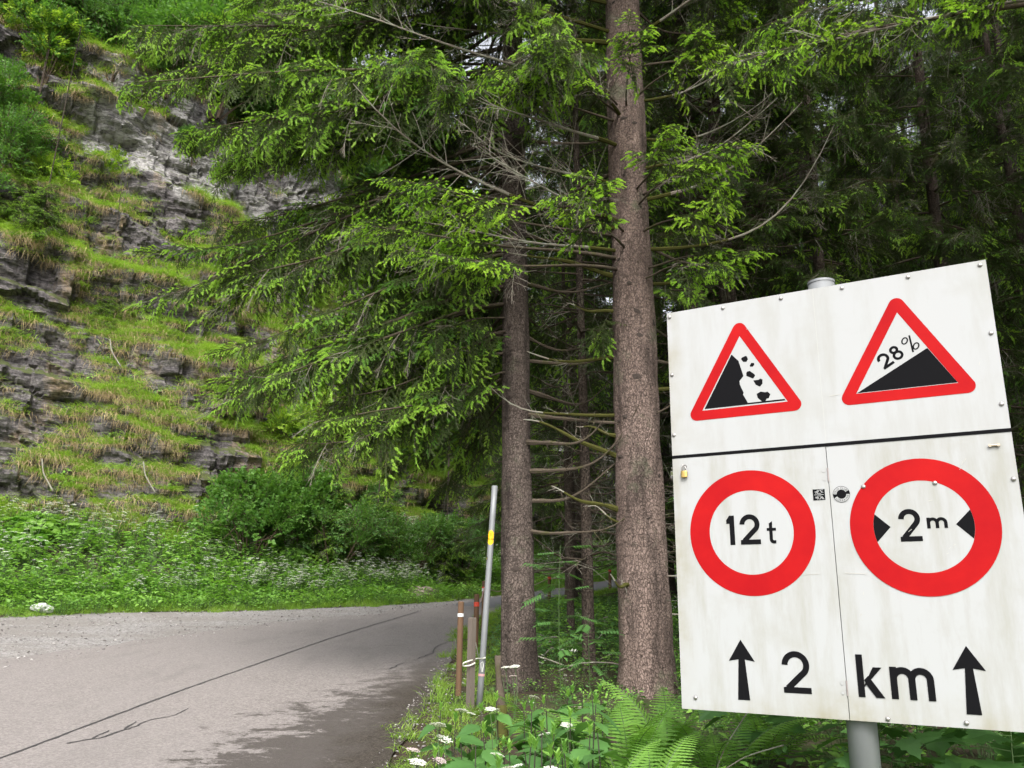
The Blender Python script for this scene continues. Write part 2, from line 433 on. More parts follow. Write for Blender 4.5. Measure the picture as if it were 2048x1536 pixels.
# ---- road surfaces
def ribbon(La, Lb, n=240, across=14, dz=0.0, y0=-10, wob=(0, 0)):
    ya = np.linspace(0, 1, n)
    def samp(L):
        d = np.concatenate([[0], np.cumsum(np.linalg.norm(np.diff(L, axis=0), axis=1))]); s = ya * d[-1]
        return np.stack([np.interp(s, d, L[:, 0]), np.interp(s, d, L[:, 1])], 1)
    A, B = samp(La), samp(Lb)
    A = A + np.stack([wob[0] * fbm(A[:, 1] * 1.3, 3.3 + 0 * A[:, 1], o=4), 0 * A[:, 1]], 1)
    B = B + np.stack([wob[1] * fbm(B[:, 1] * 1.3, 8.3 + 0 * B[:, 1], o=4), 0 * B[:, 1]], 1)
    t = np.linspace(0, 1, across)[None, :, None]
    XY = A[:, None] * (1 - t) + B[:, None] * t
    Z = SLOPE * XY[..., 1] + dz
    return np.concatenate([XY, Z[..., None]], -1), grid_faces(n, across)

def asphalt_mat():
    m, t, b = mat('asphalt'); p = geo_pos(t)
    v = t.nodes.new('ShaderNodeTexVoronoi'); v.inputs['Scale'].default_value = 70; t.links.new(p, v.inputs['Vector'])
    agg = v.outputs['Color']
    sep = t.nodes.new('ShaderNodeSeparateColor'); t.links.new(agg, sep.inputs[0])
    c = mixc(t, sep.outputs[0], (0.142, 0.126, 0.119), (0.278, 0.250, 0.237))
    big = noise(t, p, 0.5, 5, 0.6)
    c = mixc(t, ramp(t, big, [(0.35, 0.0), (0.65, 0.5)]), c, (0.225, 0.203, 0.195))
    mid = noise(t, mapping(t, p, (1, 0.25, 1)), 2.5, 6, 0.65)
    c = mixc(t, ramp(t, mid, [(0.52, 0.0), (0.72, 0.35)]), c, (0.125, 0.114, 0.109))
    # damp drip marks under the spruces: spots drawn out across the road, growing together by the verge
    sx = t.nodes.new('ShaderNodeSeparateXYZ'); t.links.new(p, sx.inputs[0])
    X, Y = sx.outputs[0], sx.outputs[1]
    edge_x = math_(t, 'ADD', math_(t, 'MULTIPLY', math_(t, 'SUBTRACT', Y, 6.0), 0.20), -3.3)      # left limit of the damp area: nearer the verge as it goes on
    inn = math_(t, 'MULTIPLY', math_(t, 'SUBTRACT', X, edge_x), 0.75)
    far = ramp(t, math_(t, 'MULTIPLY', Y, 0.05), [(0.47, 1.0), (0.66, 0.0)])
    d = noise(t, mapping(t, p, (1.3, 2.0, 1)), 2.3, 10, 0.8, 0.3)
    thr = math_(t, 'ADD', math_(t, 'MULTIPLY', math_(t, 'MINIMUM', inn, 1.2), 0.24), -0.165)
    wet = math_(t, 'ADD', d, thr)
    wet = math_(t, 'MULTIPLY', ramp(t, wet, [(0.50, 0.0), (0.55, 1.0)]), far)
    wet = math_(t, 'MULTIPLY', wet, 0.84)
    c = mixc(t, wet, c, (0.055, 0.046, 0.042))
    # soil washed on to the asphalt along the verge
    so = math_(t, 'ADD', math_(t, 'MULTIPLY', math_(t, 'ADD', X, 1.55), 1.5), math_(t, 'MULTIPLY', math_(t, 'SUBTRACT', noise(t, p, 2.4, 6, 0.65), 0.5), 1.6))
    so = math_(t, 'MULTIPLY', ramp(t, so, [(0.1, 0.0), (0.75, 0.85)]), far)
    c = mixc(t, so, c, mixc(t, sep.outputs[1], (0.022, 0.017, 0.013), (0.075, 0.062, 0.052)))
    t.links.new(c, b.inputs['Base Color'])
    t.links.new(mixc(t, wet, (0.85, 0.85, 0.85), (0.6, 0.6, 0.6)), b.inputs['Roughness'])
    b.inputs['Specular IOR Level'].default_value = 0.3
    bump(t, b, v.outputs['Distance'], 0.5, 0.006); return m
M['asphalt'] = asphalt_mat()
def gravel_mat():
    m, t, b = mat('gravel'); p = geo_pos(t)
    v = t.nodes.new('ShaderNodeTexVoronoi'); v.inputs['Scale'].default_value = 34; t.links.new(p, v.inputs['Vector'])
    sep = t.nodes.new('ShaderNodeSeparateColor'); t.links.new(v.outputs['Color'], sep.inputs[0])
    c = mixc(t, sep.outputs[0], (0.15, 0.138, 0.133), (0.36, 0.345, 0.332))
    big = noise(t, mapping(t, p, (0.5, 1, 1)), 1.0, 6, 0.65)
    c = mixc(t, ramp(t, big, [(0.42, 0.0), (0.60, 0.65)]), c, (0.21, 0.19, 0.175))
    t.links.new(c, b.inputs['Base Color']); b.inputs['Roughness'].default_value = 0.95; b.inputs['Specular IOR Level'].default_value = 0.15
    bump(t, b, v.outputs['Distance'], 0.9, 0.02); return m
M['gravel'] = gravel_mat()
V, F = ribbon(LEs, AEs + [0.5, 0], dz=0.0, wob=(0.5, 0))
tag(link('gravel_shoulder', new_mesh('gravel_shoulder', V, [F], M['gravel'])), kind='structure')
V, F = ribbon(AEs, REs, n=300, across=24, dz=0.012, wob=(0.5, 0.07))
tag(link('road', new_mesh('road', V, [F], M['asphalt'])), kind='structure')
# darker newer asphalt further up
m, t, b = mat('asphalt_new'); p_ = geo_pos(t)
t.links.new(mixc(t, noise(t, p_, 60, 3), (0.115, 0.113, 0.121), (0.18, 0.177, 0.186)), b.inputs['Base Color']); b.inputs['Roughness'].default_value = 0.85
M['asphalt_new'] = m
ka, kb = AEs[:, 1] > 21.8, REs[:, 1] > 20.6
V, F = ribbon(AEs[ka] + [0.15, 0], REs[kb] - [0.05, 0], n=120, across=10, dz=0.018, wob=(0.1, 0.1))
tag(link('road_patch', new_mesh('road_patch', V, [F], M['asphalt_new'])), kind='structure')
# tarred seam along the road and a branching crack beside it
M['tar'] = plain('tar', (0.06, 0.056, 0.057), 0.7, var=0.3)
def strip(P, w0, w1, dz, jit=0.012, step=0.06):
    P = resample(np.array(P, float), step); n = len(P)
    T = nrm(np.gradient(P, axis=0)); Nn = np.stack([T[:, 1], -T[:, 0]], 1)
    wv = np.linspace(w0, w1, n) * (0.75 + 0.7 * rng.random(n)) / 2
    c = P + Nn * (jit * fbm(np.arange(n) * 0.25, np.full(n, P[0, 0]), o=3))[:, None]
    A, B = c - Nn * wv[:, None], c + Nn * wv[:, None]
    XY = np.stack([A, B], 1); Z = SLOPE * XY[..., 1] + dz
    return np.concatenate([XY, Z[..., None]], -1), grid_faces(n, 2)
mb = MB()
V, F = strip([(-4.0, 3.0), (-3.67, 6.53), (-3.5, 8.8), (-3.27, 11.1), (-2.85, 14.8), (-2.08, 19.8)], 0.022, 0.03, 0.0165); mb.add(V, F)
tag(mb.obj('road_seam', M['tar']), kind='structure')
mb = MB()
for P in ([(-3.42, 6.98), (-3.27, 7.2), (-3.22, 7.42), (-3.16, 7.6), (-3.17, 7.85), (-3.05, 8.05), (-3.02, 8.4)], [(-3.30, 7.15), (-3.33, 7.45)], [(-3.20, 7.5), (-3.26, 7.8)], [(-5.4, 7.6), (-5.1, 8.0)],
          [(-1.25, 12.0), (-1.1, 12.6), (-1.12, 13.2), (-0.98, 14.0)], [(-1.5, 11.0), (-1.38, 11.6)], [(-1.9, 13.4), (-1.7, 13.45)]):
    V, F = strip(P, 0.022, 0.010, 0.0165, 0.03, 0.03); mb.add(V, F)
tag(mb.obj('road_cracks', M['tar']), kind='structure')

# ------------------------------------------------------------------ cliff
CB = np.array([(-60, 2), (-34, 10), (-22, 16.5), (-14.5, 21.3), (-9.5, 24.2), (-5.5, 27.2), (-2.2, 31.5), (0.8, 37.0), (4, 45), (11, 58), (24, 74)], float)
CBs = resample(CB, 0.1)
dd = np.concatenate([[0], np.cumsum(np.linalg.norm(np.diff(CBs, axis=0), axis=1))])
def cbase(s): return np.stack([np.interp(s, dd, CBs[:, 0]), np.interp(s, dd, CBs[:, 1])], -1)
tang = nrm(np.gradient(CBs, axis=0))
kern = np.ones(61) / 61
tang = nrm(np.stack([np.convolve(np.pad(tang[:, i], 30, 'edge'), kern, 'valid') for i in (0, 1)], 1))
inn_ = np.stack([-tang[:, 1], tang[:, 0]], 1)          # into the rock (left of travel)
def cin(s): return nrm(np.stack([np.interp(s, dd, inn_[:, 0]), np.interp(s, dd, inn_[:, 1])], -1))
S_FAULT = float(dd[np.argmin(np.hypot(CBs[:, 0] + 8.0, CBs[:, 1] - 25.2))])
def cliff_band(s):
    return 13.6 - 0.14 * np.clip(s - S_FAULT + 10, -6, 16) + 0.5 * fbm(np.asarray(s, float) * 0.3, 1.0, 3.0, 2)
def cliff_recess(s, h):
    """how far the face stands back from its foot at height h"""
    s, h = np.broadcast_arrays(np.asarray(s, float), np.asarray(h, float))
    r = 0.28 * h + 0.8 * fbm(s * 0.16, h * 0.12, 1.0, 4) + 0.35 * fbm(s * 0.5, h * 0.4, 2.0, 3)
    dip = h + 0.25 * (s - S_FAULT) * np.where(s < S_FAULT, 1, 0.3) + 0.9 * fbm(s * 0.2, h * 0.14, 5.0, 4)
    for per, amp, sharp in ((2.1, 0.75, 0.66), (0.85, 0.36, 0.58), (0.31, 0.11, 0.5)):
        q = dip / per + 0.42 * fbm(s * 0.55 / per, h * 0.3 / per, per, 3)
        k = np.floor(q); f = q - k
        lay = 0.1 + 1.9 * np.clip(vnoise(s * 0.42 / per + 3.1 * k, k * 7.7, 3.0) * 0.6 + 0.5, 0, 1) ** 1.7
        r = r + amp * lay * (sstep(sharp, 1.0, f) - f)       # stands upright, then steps back
    # upright and slanting cracks make blocks
    for fs, ph_, am in ((0.5, 2.1, 0.26), (1.5, 0.85, 0.17), (3.4, 0.45, 0.085)):
        k = np.floor(dip / ph_ + 0.2 * vnoise(s * 1.3, h * 0.7, ph_)); c_ = np.floor(s * fs + 0.37 * k * (1 + np.mod(k, 3)) + 0.35 * vnoise(h * 1.2 * fs, s * 0.6, 4.0 + fs))
        r = r + am * (_h(c_.astype(int), k.astype(int), int(fs * 10)) * 2 - 1)
    # fault: beyond it the face stands back; a dark cleft runs down it
    sf = S_FAULT + 0.10 * (12 - h) + 0.5 * fbm(h * 0.5, 2.0, 7.0, 3)
    r = r + 1.5 * sstep(-0.1, 0.5, s - sf) + 1.3 * np.exp(-((s - sf) / 0.28) ** 2)
    r = r + 0.13 * fbm(s * 2.6, h * 3.6, 9.0, 4) + 0.10 * np.abs(fbm(s * 1.2, h * 4.5, 12.0, 3))
    # vertical, paler band near the top, then wooded slope
    r = r - 0.34 * np.clip(h - cliff_band(s), 0, 3.6)
    r = r + 1.25 * np.maximum(h - cliff_band(s) - 4.0, 0)
    # overhang at the foot
    r = r + 0.55 * np.exp(-((h - 0.5) / 0.55) ** 2) * (0.5 + 0.5 * vnoise(s * 0.35, 0.0, 2.2))
    return r
def cliff_point(s, h):
    b = cbase(s); n = cin(s); r = cliff_recess(s, h)
    zb = SLOPE * b[..., 1] + 1.1
    return np.stack([b[..., 0] + n[..., 0] * r, b[..., 1] + n[..., 1] * r, zb + h], -1)
s0, s1 = float(dd[np.argmin(np.hypot(CBs[:, 0] + 26, CBs[:, 1] - 14.5))]), float(dd[-1]) - 0.5
sg = np.concatenate([np.arange(0.5, s0, 0.5), np.arange(s0, s0 + 26, 0.065), np.arange(s0 + 26, s1, 0.3)])
hg = np.concatenate([np.arange(-1.8, 21.5, 0.065), np.arange(21.6, 50, 0.5)])
SG, HG = np.meshgrid(sg, hg, indexing='ij')
CP = cliff_point(SG, HG)
du = np.gradient(CP, axis=0); dv = np.gradient(CP, axis=1)
CN = nrm(np.cross(du, dv)); 
if CN[..., 1].mean() > 0: CN = -CN
def cliff_mat():
    m, t, b = mat('cliff_rock'); p = geo_pos(t)
    lay = noise(t, mapping(t, p, (0.55, 0.55, 5.5), (0.12, -0.16, 0)), 1.0, 6, 0.65)
    c = ramp(t, lay, [(0.28, (0.075, 0.068, 0.072)), (0.43, (0.175, 0.158, 0.162)), (0.56, (0.275, 0.25, 0.247)), (0.75, (0.40, 0.37, 0.355))])
    fine = noise(t, p, 9, 6, 0.7)
    c = mixc(t, ramp(t, fine, [(0.38, 0.75), (0.6, 0.0)]), c, (0.075, 0.068, 0.068))
    sx = t.nodes.new('ShaderNodeSeparateXYZ'); t.links.new(p, sx.inputs[0])
    at_ = t.nodes.new('ShaderNodeAttribute'); at_.attribute_name = 'limestone'; hi = at_.outputs['Fac']
    pale = mixc(t, lay, (0.24, 0.23, 0.225), (0.58, 0.56, 0.54))
    pn = noise(t, p, 0.6, 5, 0.6)
    pf = math_(t, 'MULTIPLY', ramp(t, hi, [(0.25, 0.0), (0.6, 1.0)]), ramp(t, pn, [(0.36, 0.15), (0.5, 1.0)]))
    c = mixc(t, pf, c, pale)
    oc = noise(t, mapping(t, p, (1, 1, 0.6)), 0.42, 5, 0.6)
    c = mixc(t, ramp(t, oc, [(0.57, 0.0), (0.67, 0.8)]), c, (0.42, 0.30, 0.16))
    streak = noise(t, mapping(t, p, (2.2, 2.2, 0.16)), 1.0, 5, 0.6)
    c = mixc(t, ramp(t, streak, [(0.56, 0.0), (0.68, 0.7)]), c, (0.045, 0.042, 0.044))
    fis = noise(t, mapping(t, p, (0.9, 0.9, 9.0), (0.10, -0.2, 0)), 1.0, 7, 0.7, 0.4)
    fis = ramp(t, fis, [(0.455, 0.0), (0.485, 1.0), (0.50, 1.0), (0.53, 0.0)])
    c = mixc(t, math_(t, 'MULTIPLY', fis, 0.7), c, (0.03, 0.028, 0.03))
    lich = noise(t, p, 16, 4, 0.7)
    c = mixc(t, ramp(t, lich, [(0.64, 0.0), (0.70, 0.6)]), c, (0.42, 0.42, 0.39))
    g = t.nodes.new('ShaderNodeNewGeometry'); sn = t.nodes.new('ShaderNodeSeparateXYZ'); t.links.new(g.outputs['Normal'], sn.inputs[0])
    mo = math_(t, 'ADD', sn.outputs[2], math_(t, 'MULTIPLY', math_(t, 'SUBTRACT', fine, 0.5), 0.8))
    c = mixc(t, ramp(t, mo, [(0.50, 0.0), (0.68, 0.9)]), c, (0.085, 0.105, 0.03))
    t.links.new(c, b.inputs['Base Color']); b.inputs['Roughness'].default_value = 0.85; b.inputs['Specular IOR Level'].default_value = 0.25
    q = bump(t, b, lay, 0.8, 0.2); bump(t, b, fine, 0.9, 0.12, q); return m
M['cliff'] = cliff_mat()
cme = new_mesh('cliff', CP, [grid_faces(len(sg), len(hg))[:, ::-1]], M['cliff'])
bd_ = HG - cliff_band(SG) + 0.8 * fbm(SG * 0.6, HG * 0.6, 77.0, 3); lim = np.maximum(sstep(-0.8, 0.3, bd_) * sstep(-7.0, -5.0, SG - S_FAULT), 0.75 * sstep(0.2, 2.5, SG - S_FAULT) * sstep(-7.5, -5.5, bd_))
cme.attributes.new('limestone', 'FLOAT', 'POINT').data.foreach_set('value', lim.ravel().astype(np.float32))
tag(link('cliff', cme), kind='structure')

# ------------------------------------------------------------------ plant pieces shared by the scattered growth
def blades(mb, n, L, spread, w, mat, rise=1.0, droop=0.6, r0=0.05, bias=None, zr=(0, 0)):
    """arching blades of grass: 3-segment tapering strips; bias = preferred outward direction"""
    for k in range(n):
        a = rng.uniform(0, 2 * PI)
        d = np.array([math.cos(a), math.sin(a), 0.0])
        if bias is not None: d = nrm(d * 0.7 + np.array(bias))
        l = L * rng.uniform(0.55, 1.1); h = rise * rng.uniform(0.6, 1.1)
        b = np.array([rng.normal(0, r0), rng.normal(0, r0), rng.uniform(*zr)])
        t = np.linspace(0, 1, 4)
        P = b + d * (spread * l * t[:, None] ** 1.2) + np.array([0, 0, 1.0]) * (l * (h * t - droop * t**2.2))[:, None]
        side = np.cross(d, [0, 0, 1.0]); ww = w * np.array([1, 0.9, 0.6, 0.05]) * rng.uniform(0.7, 1.2)
        tw = nrm(side + 0.5 * rng.normal(0, 1, 3))
        V = np.stack([P - tw * ww[:, None], P + tw * ww[:, None]], 1)
        mb.add(V, grid_faces(4, 2), mat)

def needles(mb, p0, p1, nl, step, mat, rows=3, wid=0.0045, ang=0.62, drop=0.0):
    d = p1 - p0; L = np.linalg.norm(d); d = d / L
    s = nrm(np.cross(d, [0.02, 0.01, 1.0])); n = np.cross(s, d)
    k = max(2, int(L / step)); t = (np.arange(k) + 0.3) / k
    phis = {2: (0, PI), 3: (0.15, PI - 0.15, PI / 2), 4: (0.0, PI, 0.35 * PI, 0.65 * PI), 5: (-0.25, PI + 0.25, 0.25 * PI, 0.5 * PI, 0.75 * PI)}[rows]
    for ph in phis:
        side = s * math.cos(ph) + n * math.sin(ph)
        tt = t + rng.uniform(-0.4, 0.4, k) / k
        base = p0 + d * (tt * L)[:, None] + np.array([0, 0, -drop]) * (tt**2)[:, None]
        ll = nl * rng.uniform(0.75, 1.15, k) * (1 - 0.35 * np.abs(tt - 0.4))
        tip = base + (d * (1 - ang) + side * ang + rng.normal(0, 0.12, (k, 3))) * (ll / math.hypot(ang, 1 - ang))[:, None]
        V = np.stack([base - d * wid, base + d * wid, tip], 1)
        mb.add(V, np.arange(3 * k).reshape(k, 3), mat)

def make_spray(length=0.46, fresh=0.7, nside=13, step=0.0085, droop=0.22, dull=False, coarse=1.0):
    """a spruce branchlet lying along +Y: 0 twig, 1 old needles, 2 fresh shoots"""
    mb = MB()
    t = np.linspace(0, 1, 6)
    ax = np.stack([0.03 * np.sin(t * 3 + rng.uniform(0, 3)), t * length, -droop * length * t**1.7], 1)
    tube(mb, ax, np.linspace(0.0035, 0.0015, 6), 3, 0, False)
    def pos(u): return np.array([np.interp(u, t, ax[:, i]) for i in range(3)])
    for u in range(5): needles(mb, ax[u], ax[u + 1], 0.017, step, 1, 3, 0.0045 * coarse)
    def shoot(p, d, l):
        l = l * 1.3
        d2 = nrm(d + np.array([0, 0, -0.45])); q = p + d * l * 0.5; r = q + d2 * l * 0.5
        needles(mb, p, q, 0.0195, 0.0060, 2, 5, 0.0052 * coarse, 0.62); needles(mb, q, r, 0.0155, 0.0060, 2, 5, 0.0048 * coarse, 0.48)
    for k in range(nside):
        u = 0.08 + 0.88 * (k + rng.uniform(-0.3, 0.3)) / nside; u = min(max(u, 0.03), 0.97)
        sd = 1 if k % 2 else -1
        a = rng.uniform(0.7, 1.05)
        L = length * (0.44 * (1 - u) + 0.10) * rng.uniform(0.7, 1.15)
        d = nrm(np.array([sd * math.sin(a), math.cos(a), -0.18 - rng.uniform(0, 0.35)]))
        p = pos(u); q = p + d * L
        tube(mb, np.stack([p, q]), [0.0018, 0.001], 3, 0, False)
        needles(mb, p, q, 0.016, step, 1, 3, 0.0045 * coarse)
        if L > 0.12 and rng.random() < 0.8:
            for s2 in (-1, 1):
                pp = p + d * L * rng.uniform(0.35, 0.7); d3 = nrm(d + 0.8 * s2 * np.array([d[1], -d[0], 0]) + np.array([0, 0, -0.2]))
                l3 = L * 0.4; needles(mb, pp, pp + d3 * l3, 0.016, step, 1, 3, 0.0045 * coarse)
                if rng.random() < fresh: shoot(pp + d3 * l3, d3, rng.uniform(0.03, 0.055))
        if rng.random() < fresh: shoot(q, d, rng.uniform(0.04, 0.075))
    if fresh > 0.05: shoot(ax[-1], nrm(ax[-1] - ax[-2]), 0.08)
    return mb
sprays = []
for i, (fr, old, new) in enumerate([(0.95, 'needle_old', 'needle_fresh'), (0.6, 'needle_old', 'needle_fresh'), (0.30, 'needle_old', 'needle_mid'),
                                    (0.0, 'needle_old', 'needle_mid'), (0.06, 'needle_dull', 'needle_fresh'), (0.55, 'needle_old', 'needle_mid')]):
    sprays.append(make_spray(fresh=fr, droop=0.3 if i else 0.18).mesh('spruce_spray', [M['twig'], M[old], M[new]]))
def bare_spray():
    mb = MB(); n = 9; L = 0.55
    for k in range(n):
        u = 0.1 + 0.85 * k / n; d = nrm(np.array([(1 if k % 2 else -1) * rng.uniform(0.5, 1.1), 1.0, rng.normal(-0.1, 0.35)])); l = L * (0.5 * (1 - u) + 0.12); p = np.array([0, u * L, -0.2 * u * u * L])
        t = np.linspace(0, 1, 4)[:, None]; Q = p + d * l * t + rng.normal(0, 0.25, 3) * l * t**2; tube(mb, Q, [0.0026, 0.002, 0.0016, 0.001], 3, 0, False)
        for j in (1, 2): tube(mb, np.stack([Q[j], Q[j] + nrm(d + rng.normal(0, 0.6, 3)) * l * 0.4]), [0.0016, 0.001], 3, 0, False)
    t = np.linspace(0, 1, 5); tube(mb, np.stack([0 * t, t * L, -0.2 * t * t * L], 1), np.linspace(0.004, 0.0015, 5), 4, 0, False)
    return mb.mesh('bare_spray', [M['dead']])
sprays.append(bare_spray())
sprays.append(make_spray(fresh=0.95, droop=0.2).mesh('spruce_spray', [M['twig'], M['needle_old'], M['needle_yellow']]))
SPRAY = source_coll('spruce_spray', sprays)

def leaf_shape(mb, base, d, n, L, W, mat, fold=0.12, curl=0.15, lobes=0):
    """one leaf with a folded midrib; lobes>0 gives a palmate (maple) outline"""
    d = nrm(d); s = nrm(np.cross(d, n)); n = np.cross(s, d)
    if lobes == 0:
        prof = [(0, 0), (0.12, 0.62), (0.35, 1.0), (0.62, 0.78), (0.85, 0.34), (1.0, 0.0)]
        mid = [base + d * (x * L) - n * (curl * L * x * x) for x, _ in prof]
        V = [mid[0]]
        for (x, y), m_ in list(zip(prof, mid))[1:-1]:
            V += [m_, m_ + s * (y * W / 2) + n * (fold * W * y), m_ - s * (y * W / 2) + n * (fold * W * y)]
        V.append(mid[-1])
        F3 = [(0, 2, 1), (0, 1, 3)]; F4 = []
        for k in range(3):
            a, b = 1 + 3 * k, 4 + 3 * k
            F4 += [(a, a + 1, b + 1, b), (a, b, b + 2, a + 2)]
        F3 += [(10, 11, 13), (10, 13, 12)]
        mb.add(V, F4, mat); nb = mb.n - len(V)
        mb.F.setdefault((3, mat), []).append(np.array(F3) + nb)
    else:
        out = [(0, 0.02), (0.10, 0.20), (-0.02, 0.42), (0.16, 0.36), (0.30, 0.62), (0.40, 0.44), (0.52, 0.50), (0.56, 0.28), (0.72, 0.30), (0.80, 0.14), (1.0, 0.0)]
        c = base + d * (0.33 * L)
        R_ = [base + d * (x * L) + s * (y * W) + n * (fold * W * y - curl * L * x * x) for x, y in out]
        L_ = [base + d * (x * L) - s * (y * W) + n * (fold * W * y - curl * L * x * x) for x, y in out[:-1]]
        ring = R_ + L_[::-1]; V = [c] + ring; k = len(ring)
        mb.add(V, [(0, 1 + (i + 1) % k, 1 + i) for i in range(k)], mat)

def leafy_twig(nl, L, size, mats, spread=0.9, lobes=0, down=0.2):
    mb = MB(); ax = np.array([[0, 0, 0], [0.02, L * 0.5, 0.03], [0, L, 0.0]])
    tube(mb, ax, [0.006, 0.004, 0.002], 3, 0, False)
    for k in range(nl):
        u = (k + 0.5) / nl; p = np.array([np.interp(u, [0, .5, 1], ax[:, i]) for i in range(3)])
        a = (1 if k % 2 else -1) * rng.uniform(0.5, 1.2)
        d = nrm(np.array([math.sin(a) * spread, math.cos(a), rng.uniform(-0.5, 0.35)])); q = p + d * size * 0.4
        n = nrm(np.array([rng.normal(0, 0.35), rng.normal(0, 0.35), 1.0])); s = size * rng.uniform(0.7, 1.2)
        leaf_shape(mb, q, d - np.array([0, 0, down]), n, s, s * (0.62 if not lobes else 0.95), 1, lobes=lobes)
    return mb.mesh('leaf_twig', mats)
LEAFT = source_coll('leaf_twig', [leafy_twig(13, 0.42, 0.085, [M['twig'], M['leaf_bush']]), leafy_twig(11, 0.40, 0.11, [M['twig'], M['leaf_bush']], lobes=1),
                                  leafy_twig(12, 0.40, 0.08, [M['twig'], M['leaf_blue']]), leafy_twig(12, 0.42, 0.10, [M['twig'], M['leaf_yellow']], lobes=1)])

def herb(n, h, size, leafm, rad=0.16, stem='stem'):
    mb = MB()
    for k in range(n):
        a = rng.uniform(0, 2 * PI); r = rad * math.sqrt(rng.random()); z = h * rng.uniform(0.25, 1.0)
        p = np.array([r * math.cos(a), r * math.sin(a), z])
        b = np.array([p[0] * 0.2, p[1] * 0.2, 0])
        d = nrm(np.array([math.cos(a) + rng.normal(0, .5), math.sin(a) + rng.normal(0, .5), rng.uniform(-0.2, 0.5)]))
        if k % 3 == 0: tube(mb, np.stack([b, (b + p) / 2 + [0, 0, 0.05], p]), [0.003, 0.0025, 0.002], 3, 0, False)
        s = size * rng.uniform(0.6, 1.25)
        leaf_shape(mb, p, d, nrm(np.array([rng.normal(0, .3), rng.normal(0, .3), 1])), s, s * 0.62, 1)
    return mb
def umbel(mb, c, r, mat, n=34, tilt=(0, 0), sm=0):
    """flat head of small white flowers on rays"""
    ax = nrm(np.array([tilt[0], tilt[1], 1.0])); s = nrm(np.cross(ax, [0.3, 1, 0])); q = np.cross(ax, s)
    foot = c - ax * r * 0.9
    for k in range(n):
        a = k * 2.39996; rr = r * math.sqrt((k + 0.5) / n)
        p = c + s * rr * math.cos(a) + q * rr * math.sin(a) - ax * (0.25 * rr * rr / r) + rng.normal(0, 0.04 * r, 3)
        if k % 4 == 0: tube(mb, np.stack([foot, p]), [0.0016, 0.001], 3, sm, False)
        e = 0.17 * r * rng.uniform(0.8, 1.3); m = 5
        ring = np.array([p + (s * math.cos(x) + q * math.sin(x)) * e * (1 if i % 2 else 0.7) - ax * 0.3 * e for i, x in enumerate(np.linspace(0, 2 * PI, 2 * m, endpoint=False))])
        V = np.vstack([p + ax * 0.15 * e, ring]); mb.add(V, [(0, 1 + i, 1 + (i + 1) % (2 * m)) for i in range(2 * m)], mat)
def umbel_plant(h=0.55, heads=5):
    mb = herb(14, h * 0.55, 0.085, None)
    for k in range(heads):
        a = rng.uniform(0, 2 * PI); r = 0.14 * rng.random(); p = np.array([r * math.cos(a), r * math.sin(a), h * rng.uniform(0.8, 1.1)])
        tube(mb, np.stack([[0, 0, 0], p * [0.5, 0.5, 0.6], p - [0, 0, 0.03]]), [0.003, 0.0025, 0.002], 3, 0, False)
        umbel(mb, p, rng.uniform(0.03, 0.045), 2, 14)
    return mb
def big_leaf(n=6):
    mb = MB()
    for k in range(n):
        a = rng.uniform(0, 2 * PI); r = rng.uniform(0.05, 0.26); z = rng.uniform(0.3, 0.6)
        p = np.array([r * math.cos(a), r * math.sin(a), z]); tube(mb, np.stack([[0, 0, 0], p * [0.4, 0.4, 0.7], p]), [0.007, 0.006, 0.004], 4, 0, False)
        nn = nrm(np.array([0.45 * math.cos(a) + rng.normal(0, .15), 0.45 * math.sin(a) - 0.25, 1.0])); s = nrm(np.cross(nn, [0.2, 1, 0.1])); q = np.cross(nn, s)
        R_ = rng.uniform(0.11, 0.2); m = 18
        x = np.linspace(0.25, 2 * PI - 0.25, m)
        ring = np.array([p + (s * math.cos(t) + q * math.sin(t)) * R_ * (1 + 0.08 * math.sin(5 * t) + rng.normal(0, .03)) - nn * R_ * (0.16 + 0.05 * math.sin(7 * t)) for t in x])
        V = np.vstack([p, ring]); mb.add(V, [(0, 1 + i, 2 + i) for i in range(m - 1)], 1)
    return mb
H_ = [M['stem'], M['leaf_herb'], M['petal']]
gt = MB(); blades(gt, 46, 0.26, 0.55, 0.0035, 1, 1.0, 0.45, 0.06)
gs = MB(); blades(gs, 30, 0.15, 0.8, 0.003, 1, 0.9, 0.5, 0.07)
HERB = source_coll('herb', [herb(24, 0.34, 0.085, None, 0.20).mesh('herb', H_), herb(30, 0.42, 0.07, None, 0.24).mesh('herb', H_), big_leaf().mesh('big_leaf', H_),
                            umbel_plant(0.55, 6).mesh('umbel_plant', H_), umbel_plant(0.62, 8).mesh('umbel_plant', H_),
                            gt.mesh('grass_tuft', [M['stem'], M['grass']]), gs.mesh('grass_short', [M['stem'], M['grass']]),
                            herb(16, 0.30, 0.10, None, 0.2).mesh('herb', [M['stem'], M['leaf_nettle']])])
def tuft(ng, ns, gl=0.36, sl=0.33):
    mb = MB()
    blades(mb, ng, gl, 0.75, 0.0055, 0, 0.95, 0.55, 0.12, (0, 0.35, 0))
    blades(mb, ns, sl, 0.6, 0.0065, 1, 0.42, 1.1, 0.12, (0, 0.65, 0), (-0.04, 0.05))
    return mb.mesh('cliff_tuft', [M['grass_cliff'], M['straw']])
def cliff_herb():
    mb = herb(14, 0.22, 0.085, None, 0.18); blades(mb, 30, 0.3, 0.8, 0.006, 2, 0.9, 0.6, 0.14, (0, 0.4, 0)); return mb.mesh('cliff_herb', [M['stem'], M['leaf_herb'], M['grass_cliff']])
TUFT = source_coll('cliff_tuft', [tuft(76, 30), tuft(58, 46), tuft(96, 16), tuft(30, 46), cliff_herb()])

